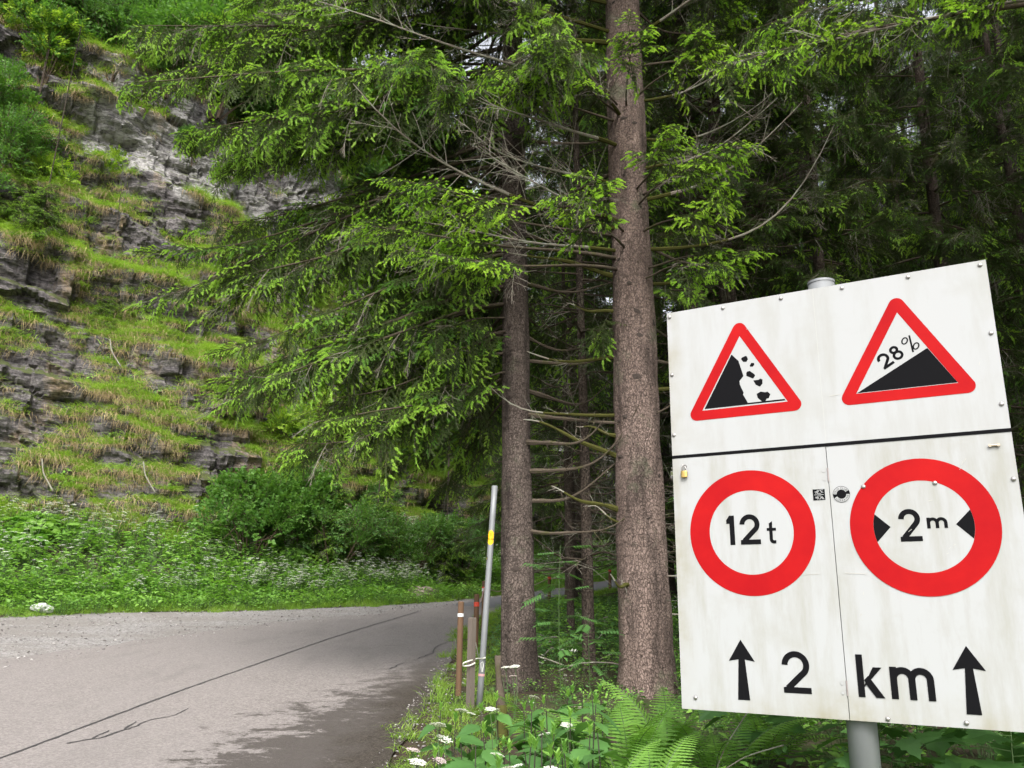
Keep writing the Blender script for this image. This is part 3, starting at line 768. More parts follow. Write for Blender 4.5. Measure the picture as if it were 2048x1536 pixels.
# ------------------------------------------------------------------ growth on the cliff
def cliff_tufts():
    si, hi = len(sg), len(hg)
    vis = (SG > S_FAULT - 11) & (SG < S_FAULT + 26) & (HG > 0.2) & (HG < 19.5)
    patch = fbm(SG * 0.22, HG * 0.28, 31.0, 4) + 0.45 * fbm(SG * 0.9, HG * 0.9, 37.0, 2)
    bd = cliff_band(SG); pale = sstep(-0.6, 0.4, HG - bd) * sstep(4.0, 3.6, HG - bd)
    p2 = fbm((SG + 0.9 * HG) * 0.55, (HG - 0.25 * SG) * 0.75, 33.0, 4)
    prob = (0.12 + 0.88 * sstep(0.2, 0.6, CN[..., 2])) * sstep(-0.22, 0.03, p2 + 0.35 * patch)
    pale = pale * (0.45 + 0.55 * sstep(-6.5, -4.0, SG - S_FAULT)); prob = prob * (1 - 0.9 * pale) * vis
    area = np.linalg.norm(np.cross(du, dv), axis=-1)
    wgt = (prob * area).ravel(); wgt /= wgt.sum()
    k = rng.choice(len(wgt), 15000, p=wgt)
    P = CP.reshape(-1, 3)[k] + rng.normal(0, 0.03, (len(k), 3)); P[:, 2] -= 0.03
    n2 = cin(SG.ravel()[k]); out = np.stack([-n2[:, 0], -n2[:, 1], np.zeros(len(k))], 1)
    a = rng.normal(0, 0.45, len(k)); c, s = np.cos(a), np.sin(a)
    Y = np.stack([out[:, 0] * c - out[:, 1] * s, out[:, 0] * s + out[:, 1] * c, rng.normal(-0.15, 0.12, len(k))], 1); Y = nrm(Y)
    X = nrm(np.cross(Y, np.tile([0.0, 0, 1], (len(k), 1)))); Z = np.cross(X, Y)
    g = fbm(SG.ravel()[k] * 0.35, HG.ravel()[k] * 0.35, 51.0, 3)
    I = np.where(rng.random(len(k)) < 0.10, 4, np.where(g + rng.normal(0, 0.25, len(k)) > -0.14, np.where(rng.random(len(k)) < 0.6, 2, 0), np.where(rng.random(len(k)) < 0.65, 1, np.where(rng.random(len(k)) < 0.5, 3, 0))))
    scatter('cliff_grass', TUFT, P, basis_quat(X, Y, Z), rng.uniform(0.6, 1.4, len(k)), I)
cliff_tufts()

# ------------------------------------------------------------------ verge below the cliff, forest floor, road edge
def scatter_pts(n, xr, yr, cond):
    out = np.zeros((0, 2))
    while len(out) < n:
        P = np.stack([rng.uniform(*xr, 4 * n), rng.uniform(*yr, 4 * n)], 1); out = np.vstack([out, P[cond(P)]])
    return out[:n]
def verge():
    cond = lambda P: (lambda d: (d > 0.35) & (d < 8.5))(-sdist(P, LEc))
    P = np.vstack([scatter_pts(8600, (-26, 12), (9, 52), cond), scatter_pts(2600, (-20, 5), (12, 40), lambda P: (lambda d: (d > 0.5) & (d < 1.8))(-sdist(P, LEc)))])
    d = -sdist(P, LEc); Z = ground_z(P[:, 0], P[:, 1])
    n1 = fbm(P[:, 0] * 0.35, P[:, 1] * 0.35, 3, 3); n2 = fbm(P[:, 0] * 0.5 + 50, P[:, 1] * 0.5, 4, 3); r = rng.random(len(P))
    I = np.where(r < 0.55, 0, 1)
    I = np.where((r < np.where(n1 > 0.0, 0.34, 0.12)) & (d > 0.8), np.where(r < 0.16, 3, 4), I)
    I = np.where((n2 > 0.22) & (r > 0.7) & (d > 1.1), 2, I)
    I = np.where((d < 1.0), np.where(r < 0.6, 5, 0), I)
    S = rng.uniform(1.0, 1.8, len(P)) * (0.48 + 0.52 * sstep(0.3, 2.2, d)); S = np.where(I == 2, np.minimum(S, 1.0), S)
    scatter('verge_herbs', HERB, np.column_stack([P, Z - 0.02]), yaw_quat(len(P), 0.12), S, I)
    cond = lambda P: (lambda d: (d > -0.18) & (d < 1.0))(-sdist(P, LEc) + 0.35 * fbm(P[:, 0] * 0.9, P[:, 1] * 0.9))
    P = scatter_pts(3600, (-22, 12), (9, 50), cond)
    scatter('verge_grass', HERB, np.column_stack([P, ground_z(P[:, 0], P[:, 1])]), yaw_quat(len(P), 0.15), rng.uniform(0.45, 1.3, len(P)), rng.choice([5, 6, 6, 0], len(P)))
verge()
def forest_floor():
    cond = lambda P: (lambda d: (d > 0.25) & (d < 26) & (P[:, 1] > 2.2))(sdist(P, REc)) & (np.hypot(P[:, 0], P[:, 1]) > 2.3) & (P[:, 0] < 0.8 * P[:, 1] + 1)
    P = np.vstack([scatter_pts(3400, (-1, 9), (2.2, 22), cond), scatter_pts(1800, (-1, 30), (16, 46), cond)])
    d = sdist(P, REc); Z = ground_z(P[:, 0], P[:, 1]); r = rng.random(len(P))
    I = np.where(r < 0.22, 0, np.where(r < 0.8, 7, 1)); I = np.where((r > 0.975) & (P[:, 1] > 7), 3, I); I = np.where((d < 0.6) & (r < 0.5), 6, I)  # mostly the darker leaf: shade between the trunks put into the colour
    S = rng.uniform(0.6, 1.15, len(P)) * (0.5 + 0.5 * sstep(0.2, 1.2, d)) * (0.85 - 0.40 * sstep(4.2, 5.5, P[:, 1]) * sstep(11.5, 9.5, P[:, 1]) * sstep(1.9, 1.4, P[:, 0]))
    scatter('forest_floor_herbs', HERB, np.column_stack([P, Z - 0.02]), yaw_quat(len(P), 0.12), S, I)
    cond = lambda P: (lambda d: (d > -0.05) & (d < 0.8))(sdist(P, REc) + 0.3 * fbm(P[:, 0] * 0.9, P[:, 1] * 0.9)) & (P[:, 1] > 5.2)
    P = scatter_pts(1100, (-1.5, 10), (5, 40), cond)
    scatter('roadside_grass', HERB, np.column_stack([P, ground_z(P[:, 0], P[:, 1])]), yaw_quat(len(P), 0.15), rng.uniform(0.5, 1.1, len(P)), rng.choice([5, 6, 6], len(P)))
forest_floor()
def pebbles():
    src = []
    for k in range(3):
        mb = MB(); a = np.linspace(0, 2 * PI, 7, endpoint=False); V = [[0, 0, 0.5]]
        for z, r in ((0.3, 0.6), (0.0, 0.95), (-0.3, 0.6)): V += [[r * math.cos(x) * rng.uniform(.8, 1.2), r * math.sin(x) * rng.uniform(.6, 1), z * rng.uniform(.8, 1.2)] for x in a]
        F4 = [(1 + 7 * i + j, 1 + 7 * (i + 1) + j, 1 + 7 * (i + 1) + (j + 1) % 7, 1 + 7 * i + (j + 1) % 7) for i in (0, 1) for j in range(7)]
        mb.add(V, F4); mb.F[(3, 0)] = [np.array([(0, 1 + j, 1 + (j + 1) % 7) for j in range(7)])]
        src.append(mb.mesh('pebble', plain('pebble_stone', [(0.30, 0.28, 0.27), (0.42, 0.40, 0.38), (0.20, 0.18, 0.17)][k], 0.9, var=0.5)))
    PB = source_coll('pebble', src)
    cond = lambda P: (sdist(P, LEc) > -0.25) & (sdist(P, AEc) < 0.5)
    P = scatter_pts(2600, (-14, 3), (9, 32), cond); S = 0.008 + 0.022 * rng.random(len(P)) ** 3
    cond = lambda P: (np.abs(sdist(P, REc) - 0.12) < 0.3) & (P[:, 1] > 5.5) & (P[:, 1] < 14)
    P2 = scatter_pts(700, (-2, 0), (5, 14), cond); S2 = 0.006 + 0.014 * rng.random(len(P2)) ** 3
    P = np.vstack([P, P2]); S = np.concatenate([S, S2])
    scatter('loose_gravel', PB, np.column_stack([P, SLOPE * P[:, 1] + 0.015]), yaw_quat(len(P), 0.3), S, rng.integers(0, 3, len(P)))
pebbles()

# ------------------------------------------------------------------ spruces
def trunk_mesh(name, axis, rad, m, seg=36, dz=0.08, rough=0.085, flare=0.0):
    """axis: function z->(x,y); rad: function z->r; local coordinates from z=-0.3"""
    z = np.concatenate([np.arange(-0.3, 11.0, dz), np.arange(11.0, axis[2], 0.6), [axis[2]]])
    a = np.linspace(0, 2 * PI, seg, endpoint=False)
    cx, cy = axis[0](z), axis[1](z)
    Zg, Ag = np.meshgrid(z, a, indexing='ij')
    r = rad(Zg) * (1 + rough * fbm(np.cos(Ag) * 2.2 + 9, np.sin(Ag) * 2.2, Zg * 1.3, 4) * 1.5 + 0.035 * fbm(np.cos(Ag) * 9, np.sin(Ag) * 9, Zg * 5.0, 3))
    r = r + flare * np.exp(-np.maximum(Zg, 0) / 0.22) * (0.35 + 0.65 * np.maximum(0, np.cos(Ag * 4 + 1.0 + 0.7 * np.sin(Ag))))
    V = np.stack([cx[:, None] + r * np.cos(Ag), cy[:, None] + r * np.sin(Ag), Zg], -1).reshape(-1, 3)
    n = len(z); i = np.arange(n - 1)[:, None] * seg; j = np.arange(seg)[None]; k = (j + 1) % seg
    F = np.stack([i + j, i + k, i + seg + k, i + seg + j], -1).reshape(-1, 4)
    return new_mesh(name, V, [F], m, smooth=True)

def limb_curve(o, az, L, s0_, droop, up_, n=11, wig=0.06):
    t = np.linspace(0, 1, n); ph = rng.uniform(0, 6)
    az_ = az + 0.10 * np.sin(t * 2.5 + ph) * t
    x = o[0] + np.cos(az_) * L * t; y = o[1] + np.sin(az_) * L * t
    z = o[2] + L * (s0_ * t - droop * t**1.4 + up_ * t**3) + wig * np.sin(t * 7 + ph) * t
    return np.stack([x, y, z], 1)

def limb_sprays(C_, L, dens, t0, hang, size, freshness):
    """sprays carried by one limb: returns positions, directions, scales, picks"""
    n = max(3, int(L * dens)); u = t0 + (1 - t0) * (np.arange(n) + rng.uniform(0, 1, n)) / n
    tt = np.linspace(0, 1, len(C_)); P = np.stack([np.interp(u, tt, C_[:, i]) for i in range(3)], 1)
    T = nrm(np.stack([np.interp(u, tt, np.gradient(C_[:, i])) for i in range(3)], 1))
    T[:, 2] *= 0.4; T = nrm(T)
    S = np.stack([-T[:, 1], T[:, 0], 0 * u], 1)
    sd = np.where(np.arange(n) % 2 == 0, 1, -1) * rng.uniform(0.35, 1.15, n)
    sd = np.where(u > 0.93, 0.3 * sd, sd)
    D = nrm(T + S * sd[:, None])
    hg_ = rng.random(n) < hang
    pit = np.where(hg_, rng.uniform(-3.0, -1.0, n), rng.uniform(-0.55, 0.02, n))
    D[:, 2] += pit; D = nrm(D)
    sc = size * (1.55 - 0.75 * u) * rng.uniform(0.55, 1.25, n)
    r = rng.random(n); f = freshness * (0.35 + 0.8 * u)
    I = np.where(r < 0.45 * f, 0, np.where(r < f, 1, np.where(r < f + 0.3, 5, np.where(r < 0.93, 2, 4))))
    I = np.where(hg_ & (r > 0.6), 3, I)
    I = np.where(rng.random(n) < 0.13, 6, I)
    return P, D, sc, I

def dead_branch_mesh(C_, r0, twigs, tl, m, mossy=0.25, seg=6):
    """bare limb with side twigs that fork; 0 wood, 1 moss on the first stretch"""
    mb = MB(); n = len(C_)
    rr = r0 * (1 - 0.82 * np.linspace(0, 1, n)) * (1 + 0.12 * rng.normal(0, 1, n))
    k = min(max(2, int(n * mossy)), n - 3)
    tube(mb, C_[:k + 1], rr[:k + 1] * 1.12, seg, 1 if mossy > 0 else 0); tube(mb, C_[k:], rr[k:], seg, 0)
    tt = np.linspace(0, 1, n)
    for j in range(twigs):
        u = rng.uniform(0.2, 0.98); p = np.array([np.interp(u, tt, C_[:, i]) for i in range(3)])
        T = nrm(np.array([np.interp(min(u + 0.04, 1), tt, C_[:, i]) - np.interp(u - 0.04, tt, C_[:, i]) for i in range(3)]))
        d = nrm(T * rng.uniform(0.3, 1) + rng.normal(0, 0.6, 3)); l = tl * rng.uniform(0.3, 1.1) * (1.15 - u * 0.7)
        cur = rng.normal(0, 0.35, 3) + np.array([0, 0, 0.25])
        t = np.linspace(0, 1, 5)[:, None]; Q = p + d * l * t + cur * l * 0.35 * t**2
        rt_ = 0.0036 * (0.6 + l); tube(mb, Q, np.linspace(rt_, 0.0012, 5), 3, 0, False)
        for q in range(rng.integers(1, 4)):
            v = rng.integers(1, 4); d2 = nrm(d + rng.normal(0, 0.6, 3)); l2 = l * rng.uniform(0.2, 0.5); c2 = rng.normal(0, 0.3, 3)
            t = np.linspace(0, 1, 4)[:, None]; tube(mb, Q[v] + d2 * l2 * t + c2 * l2 * 0.4 * t**2, np.linspace(0.0021, 0.0011, 4), 3, 0, False)
    return mb.mesh('dead_branch', [m, M['moss']])

def stub_mesh():
    mb = MB(); t = np.linspace(0, 1, 4)
    tube(mb, np.stack([-0.02 + 0.05 * t, 0 * t, 0.012 * t - 0.02 * t**2], 1), [0.022, 0.014, 0.009, 0.005], 7)
    a = np.linspace(0, 2 * PI, 9, endpoint=False)
    ring = np.stack([np.full(9, 0.004), np.cos(a) * 0.05 * rng.uniform(.8, 1.2, 9), np.sin(a) * 0.036 * rng.uniform(.8, 1.2, 9)], 1)
    V = np.vstack([[0.016, 0, 0], ring]); mb.add(V, [(0, 1 + i, 1 + (i + 1) % 9) for i in range(9)])
    return mb.mesh('branch_stub', plain('stub_wood', (0.06, 0.045, 0.037), 0.95, var=0.7, scale=60))
STUB = stub_mesh()

def main_spruce(name, loc, label, bark, H, axx, axy, rad, flare, live, dead, stubs, cap_z=11.0, yellow_tips=False):
    root = empty(name, loc, label, 'tree')
    ax = (axx, axy, H)
    link('trunk', trunk_mesh('trunk', ax, rad, bark, flare=flare), root)
    def origin(z, az):
        r = float(rad(np.array([z]))[0]) * 0.8
        return np.array([float(axx(np.array([z]))[0]) + r * math.cos(az), float(axy(np.array([z]))[0]) + r * math.sin(az), z])
    PP, DD, SS, II = [], [], [], []; hi = MB()
    for (z, az, L, s_, dr, u_, dens, t0, hang, size, fr) in live:
        C_ = limb_curve(origin(z, az), az, L, s_, dr, u_)
        rr = np.linspace(0.007 + 0.006 * L, 0.003, len(C_))
        if z < cap_z:
            mb = MB(); tube(mb, C_, rr, 6); mb.obj('limb', M['limb'], root, True)
        else: tube(hi, C_, rr, 4)
        p, d, s, i = limb_sprays(C_, L, dens, t0, hang, size, fr)
        PP.append(p); DD.append(d); SS.append(s); II.append(i)
    if hi.n:
        o = hi.obj('upper_limbs', M['limb'], root, True); o['kind'] = 'stuff'
    if PP:
        P, D = np.vstack(PP), np.vstack(DD)
        scatter('foliage', SPRAY, P, dir_quat(D, rng.normal(0, 0.45, len(P))), np.concatenate(SS), np.where((np.concatenate(II) < 2) & yellow_tips, 7, np.concatenate(II)), root)
    for (z, az, L, s_, dr, u_, r_, tw, tl, mossy, wood) in dead:
        C_ = limb_curve(origin(z, az), az, L, s_, dr, u_, 13, 0.05)
        link('dead_branch', dead_branch_mesh(C_, r_, tw, tl, M[wood], mossy), root)
    for z, az in stubs:
        o = link('branch_stub', STUB, root); p = origin(z, az); r = float(rad(np.array([z]))[0])
        o.location = (p[0] + 0.2 * r * math.cos(az), p[1] + 0.2 * r * math.sin(az), z); o.rotation_euler = (rng.uniform(-.6, .6), rng.uniform(-.2, .2), az); q_ = rng.uniform(.35, 1.1); o.scale = (q_ * rng.uniform(0.2, 1.0), q_, q_ * rng.uniform(0.6, 1.2))
    return root

CAMD = 1.5 * PI                                              # azimuth that looks at the camera
# the slimmer spruce by the marker post: green skirts over the road, bare mossy limbs towards its neighbour
live = []; dead = []
z = 3.1
while z < 22:
    z += rng.uniform(0.17, 0.26) if z < 10.5 else rng.uniform(0.5, 0.8)
    for k in range(3 if z < 10.5 else 3):
        az = rng.uniform(R(95), R(285)) if z > 6.6 else rng.uniform(R(105), R(218))
        lf = math.cos(az - PI)                               # 1 = straight out over the road
        tall = np.interp(z, [3.1, 4, 5, 6, 7, 10, 16, 22], [1.9, 2.6, 3.1, 3.6, 4.2, 4.5, 3.2, 0.7])
        L = tall * (0.55 + 0.5 * max(lf, 0) ** 0.7) * rng.uniform(0.75, 1.1)
        tow = max(0, math.cos(az - CAMD))
        if tow > 0.5: L = min(L, 2.4 if z > 5.8 else 1.0)
        low = sstep(7, 4, z)
        live.append((z, az, L, rng.uniform(-0.08, 0.12) + 0.02 * (z - 5), rng.uniform(0.38, 0.62) + 0.04 * float(low), rng.uniform(0.08, 0.22), 14.5 if z < 10.5 else 9, 0.2, 0.50, 1.0 if z < 10.5 else 1.3, 0.8))
for z in np.arange(1.7, 9.5, 0.34):
    az = rng.uniform(R(-60), R(70))
    dead.append((float(z), az, rng.uniform(0.8, 2.0), rng.uniform(-0.25, 0.05), 0.0, rng.uniform(0.25, 0.6), rng.uniform(0.018, 0.032), 9, 0.4, 0.0, 'limb'))
zA, xA, yA = gz(0.12, 9.57), 0.12, 9.57
stubsA = [(float(z), rng.uniform(R(200), R(345))) for z in np.concatenate([np.sort(rng.uniform(0.3, 5.5, 24))])]
main_spruce('spruce_tree', (xA, yA, zA), 'slim tall spruce trunk right beside the leaning marker post, green skirts over the road', M['bark_grey'], 24.0,
            lambda z: -0.021 * z, lambda z: 0.01 * z, lambda z: np.interp(z, [-0.3, 0, 0.35, 1.5, 4.3, 6.6, 14, 24], [0.225, 0.215, 0.195, 0.178, 0.155, 0.145, 0.09, 0.02]), 0.06, live, dead, stubsA)

# the thick pinkish spruce between it and the sign
live = []; dead = []
z = 9.5
while z < 30:
    z += rng.uniform(0.5, 0.8)
    for k in range(4):
        az = rng.uniform(0, 2 * PI); L = np.interp(z, [9, 14, 22, 30], [3.2, 3.6, 2.4, 0.5]) * rng.uniform(0.7, 1.1)
        live.append((z, az, L, 0.05, rng.uniform(0.3, 0.5), 0.15, 9, 0.25, 0.4, 1.25, 0.5))
# sparse living limbs low down, fresh tips reaching towards the road and the viewer
for (z, azd, L, s_, dr, u_, dens) in [(6.95, 232, 1.15, 0.22, 0.1, 0.1, 9), (6.75, 215, 2.0, 0.05, 0.25, 0.1, 8), (5.55, 290, 1.2, 0.18, 0.25, 0.15, 11), (5.2, 200, 2.4, 0.1, 0.2, 0.1, 9), (5.0, 240, 1.6, 0.15, 0.35, 0.15, 9),
                                      (4.9, 205, 3.1, 0.05, 0.22, 0.12, 8), (4.6, 300, 1.0, 0.1, 0.3, 0.1, 10), (7.6, 340, 1.6, 0.05, 0.3, 0.1, 8), (4.75, 212, 2.7, -0.02, 0.28, 0.14, 11), (5.4, 214, 2.9, -0.04, 0.22, 0.12, 8), (6.9, 262, 1.3, 0.2, 0.15, 0.1, 13), (7.05, 300, 1.25, 0.15, 0.15, 0.1, 13), (6.8, 235, 1.3, 0.05, 0.15, 0.1, 13), (5.75, 285, 1.2, 0.12, 0.15, 0.1, 13), (5.7, 308, 1.5, 0.1, 0.15, 0.1, 13), (5.2, 300, 1.3, 0.05, 0.2, 0.1, 12), (5.2, 240, 1.5, 0.1, 0.2, 0.1, 12), (4.75, 315, 1.2, 0.05, 0.2, 0.1, 10)]:
    live.append((z, R(azd), L, s_, dr, u_, dens, 0.5, 0.12, 0.85, 1.25))
for (z, azd, L, s_, dr, u_, r_, tw, tl, mo) in [
        (8.55, 198, 3.3, -0.02, -0.05, 0.12, 0.022, 34, 0.8, 0.3), (8.1, 203, 3.6, 0.02, 0.12, 0.20, 0.023, 38, 0.8, 0.35), (7.95, 196, 2.5, -0.1, 0.05, 0.1, 0.03, 20, 0.6, 0.6),
        (7.2, 200, 3.7, 0.04, 0.05, 0.10, 0.023, 34, 0.8, 0.2), (5.3, 199, 3.3, 0.10, 0.0, 0.22, 0.026, 36, 0.9, 0.4), (6.4, 222, 2.2, 0.0, 0.25, 0.12, 0.024, 36, 0.8, 0.05), (5.9, 210, 2.2, -0.05, 0.15, 0.2, 0.02, 40, 0.8, 0.1),
        (5.35, 225, 2.2, 0.02, 0.15, 0.2, 0.02, 46, 0.75, 0.1), (5.0, 205, 2.4, -0.05, 0.1, 0.12, 0.02, 46, 0.7, 0.1), (6.8, 240, 1.8, 0.1, 0.1, 0.2, 0.02, 34, 0.7, 0.1), (9.4, 200, 2.2, 0.0, 0.1, 0.2, 0.018, 40, 0.8, 0.2), (8.9, 230, 1.8, 0.0, 0.0, 0.1, 0.016, 40, 0.8, 0.2),
        (9.2, 330, 2.0, 0.05, 0.1, 0.2, 0.016, 40, 0.8, 0.2), (8.0, 320, 2.2, 0.12, 0.0, 0.3, 0.025, 36, 0.7, 0.15), (6.1, 330, 1.7, 0.0, 0.1, 0.3, 0.02, 40, 0.7, 0.1), (5.7, 345, 1.9, 0.1, -0.1, 0.3, 0.022, 34, 0.7, 0.1), (7.1, 350, 1.6, 0.1, 0.0, 0.35, 0.016, 26, 0.7, 0.3),
        (5.05, 350, 2.3, -0.1, -0.1, 0.65, 0.022, 24, 0.7, 0.4), (6.6, 10, 1.8, 0.0, -0.1, 0.4, 0.018, 24, 0.7, 0.4), (4.7, 183, 1.3, 0.1, -0.3, -0.25, 0.03, 8, 0.3, 0.95), (4.25, 182, 0.6, 0.05, 0, 0.05, 0.022, 4, 0.2, 0.8), (2.5, 184, 1.1, 0.45, 0.05, 0.0, 0.03, 6, 0.3, 0.8),
        (2.75, 182, 0.5, 0.2, 0, 0.1, 0.022, 3, 0.2, 0.9), (1.9, 190, 0.8, 0.25, 0, 0.0, 0.03, 5, 0.25, 0.9), (1.1, 225, 0.35, -0.05, 0, 0.2, 0.028, 3, 0.2, 0.95), (1.75, 195, 0.4, 0.5, 0, 0, 0.016, 2, 0.2, 0.5), (1.2, 330, 0.9, 0.2, 0.3, 0, 0.01, 14, 0.5, 0), (0.8, 340, 0.8, 0.3, 0.4, 0, 0.01, 14, 0.5, 0),
        (4.6, 352, 0.8, 0.05, 0, 0, 0.02, 5, 0.3, 0.6), (3.3, 355, 0.8, 0.1, 0, 0, 0.02, 5, 0.3, 0.7), (3.0, 178, 1.5, 0.0, 0.1, 0.3, 0.02, 10, 0.4, 0.6), (3.7, 170, 1.4, 0.0, 0.1, 0.3, 0.02, 10, 0.4, 0.6)]:
    dead.append((z, R(azd), L, s_, dr, u_, r_, tw, tl, mo, 'dead'))
for z in np.arange(3.2, 10, 0.5): dead.append((float(z), rng.uniform(R(20), R(160)), rng.uniform(1.0, 2.2), -0.1, 0.0, 0.3, 0.022, 12, 0.5, 0.0, 'limb'))
xB, yB = 1.46, 9.23; zB = gz(xB, yB)
stubsB = [(float(z), rng.uniform(R(205), R(340))) for z in np.sort(rng.uniform(0.5, 8.5, 30))]
main_spruce('spruce_tree', (xB, yB, zB), 'thick spruce trunk with pinkish bark and bare lichen branches next to the sign', M['bark_pink'], 31.0,
            lambda z: -0.008 * z, lambda z: 0.004 * z, lambda z: np.interp(z, [-0.3, 0, 0.4, 2.1, 4.5, 8.7, 18, 31], [0.31, 0.295, 0.280, 0.260, 0.240, 0.226, 0.14, 0.03]), 0.05, live, dead, stubsB, 11.0, True)

# ---- forest spruces: a few grown forms, copied
def proto_spruce(H, r_base, z_live, L_low, dens, size, fresh, dead_n, per=0.75, cnt=4, hang=0.4, bark='bark_forest', low_t0=0.25):
    rad = lambda z: np.interp(z, [-0.3, 0, 0.5, H * 0.4, H], [r_base * 1.25, r_base * 1.15, r_base, r_base * 0.68, 0.02])
    ph = rng.uniform(0, 6)
    ax = (lambda z: 0.08 * np.sin(z * 0.25 + ph) - 0.08 * math.sin(ph), lambda z: 0.08 * np.cos(z * 0.2 + ph) - 0.08 * math.cos(ph), H)
    tm = trunk_mesh('trunk', ax, rad, M[bark], seg=12, dz=0.35, flare=r_base * 0.25)
    mb = MB(); PP, DD, SS, II = [], [], [], []
    z = z_live
    while z < H - 0.3:
        for k in range(cnt):
            az = rng.uniform(0, 2 * PI); f = (z - z_live) / (H - z_live)
            L = (L_low * (1 - f) ** 0.75 + 0.25) * rng.uniform(0.7, 1.1); r = float(rad(np.array([z]))[0]) * 0.7
            o = np.array([float(ax[0](np.array([z]))[0]) + r * math.cos(az), float(ax[1](np.array([z]))[0]) + r * math.sin(az), z + rng.uniform(-0.2, 0.2)])
            C_ = limb_curve(o, az, L, rng.uniform(0, 0.1) + 0.25 * f, rng.uniform(0.3, 0.55) * (1 - 0.6 * f), 0.14, 7)
            tube(mb, C_, np.linspace(0.008 + 0.007 * L, 0.004, 7), 4, 0, False)
            p, d, s, i = limb_sprays(C_, L, dens, low_t0, hang, size, fresh); PP.append(p); DD.append(d); SS.append(s); II.append(i)
        z += per * rng.uniform(0.7, 1.3)
    lm = mb.mesh('limbs', M['limb'], True)
    db = MB()
    for k in range(dead_n):
        z = rng.uniform(0.8, z_live + 2.5); az = rng.uniform(0, 2 * PI); r = float(rad(np.array([z]))[0]) * 0.7; L = rng.uniform(0.5, 1.0) * min(2.2, L_low * 0.8)
        o = np.array([float(ax[0](np.array([z]))[0]) + r * math.cos(az), float(ax[1](np.array([z]))[0]) + r * math.sin(az), z])
        C_ = limb_curve(o, az, L, rng.uniform(-0.2, 0.15), 0.1, rng.uniform(0, 0.4), 7); tube(db, C_, np.linspace(0.016, 0.004, 7), 4, 0, False)
        for j in range(8):
            u = rng.integers(1, 6); q = C_[u]; d = nrm(C_[u + 1] - C_[u] + rng.normal(0, 0.12, 3)); l = rng.uniform(0.15, 0.5)
            t_ = np.linspace(0, 1, 3)[:, None]; tube(db, q + d * l * t_ + rng.normal(0, 0.25, 3) * l * t_**2, [0.004, 0.0025, 0.0015], 3, 1, False)
    dm = db.mesh('dead_branches', [M['limb'], M['dead']]) if dead_n else None
    P, D = np.vstack(PP), np.vstack(DD); II = np.concatenate(II)
    if H > 10: II = np.where(((II == 5) | (II == 2)) & (rng.random(len(II)) < 0.65), 3, II)
    fm = point_mesh('foliage', P, dir_quat(D, rng.normal(0, 0.45, len(P))), np.concatenate(SS), II)
    return tm, lm, dm, fm
PROTO = {
    'tall': proto_spruce(27, 0.24, 6.0, 3.4, 9, 1.45, 0.30, 34),
    'bare': proto_spruce(25, 0.20, 7.0, 2.8, 11, 1.2, 0.22, 80),
    'leafy': proto_spruce(20, 0.15, 2.2, 2.6, 15, 0.9, 0.14, 40, 0.55, 4),
    'thin': proto_spruce(13, 0.075, 4.5, 1.5, 11, 1.0, 0.35, 44, 0.6, 3),
    'sapling': proto_spruce(2.6, 0.03, 0.15, 0.95, 17, 0.62, 0.95, 0, 0.16, 4, 0.15, low_t0=0.1),
}
def spruce(kind, x, y, label, group=None, scale=1.0, zz=None, name='spruce_tree', cat='tree'):
    tm, lm, dm, fm = PROTO[kind]
    root = empty(name, (x, y, gz(x, y) if zz is None else zz), label, cat, group, rng.uniform(0, 2 * PI), scale)
    link('trunk', tm, root)
    o = link('limbs', lm, root); o['kind'] = 'stuff'
    if dm: o = link('dead_branches', dm, root); o['kind'] = 'stuff'
    scatter('foliage', SPRAY, None, None, None, None, root, me=fm)
    return root
FG = 'spruces standing close together in the dark forest'
placed = [(xA, yA), (xB, yB)]
fixed = [('thin', 0.98, 10.6, 'thin dark mossy spruce trunk standing between the two big spruces', 1.0), ('thin', 1.0, 13.9, 'very thin spruce trunk further back between the two big spruces, near the road bend', 0.8),
         ('bare', 2.9, 13.0, 'reddish dark spruce trunk just behind the thick pinkish spruce', 1.0), ('bare', 3.75, 13.2, 'grey lichen spotted spruce trunk above the top edge of the sign, behind its post', 0.9),
         ('leafy', 5.4, 13.6, 'dark green spruce with low twigs above the middle of the sign', 0.9), ('leafy', 7.6, 13.6, 'dark spruce with hanging twigs behind the top corner of the sign', 1.0),
         ('tall', 6.6, 17.0, 'tall dark spruce deep behind the sign', 1.0), ('leafy', 1.5, 20.5, 'leafy spruce by the road bend behind the two big spruces', 1.0), ('tall', -0.1, 24.0 - 2.0, 'tall spruce at the inside of the road bend behind the slim trunk', 0.95)]
for kd, x, y, lb, sc in fixed:
    if kd == 'tall' and x < 0: x, y = 1.9, 23.4
    spruce(kd, x, y, lb, None, sc); placed.append((x, y))
cand = [(x + rng.uniform(-.9, .9), y + rng.uniform(-.9, .9)) for x in np.arange(2.4, 34, 2.9) for y in np.arange(12, 48, 2.9)]
cand.sort(key=lambda c: c[1])
for x, y in cand:
    if x / y > 0.85 or sdist([(x, y)], REc)[0] < 1.3: continue
    if x / y < 0.135 and y < 34: continue
    if min(math.hypot(x - a, y - b) for a, b in placed) < 2.2: continue
    placed.append((x, y))
    kd = random.choice(['tall', 'bare', 'leafy', 'leafy'])
    spruce(kd, x, y, {'tall': 'tall dark spruce in the shaded forest behind the sign', 'bare': 'dark spruce with bare dead twigs on its trunk, behind the sign', 'leafy': 'dark spruce with green twigs hanging low, behind the sign'}[kd], FG, rng.uniform(0.85, 1.15))
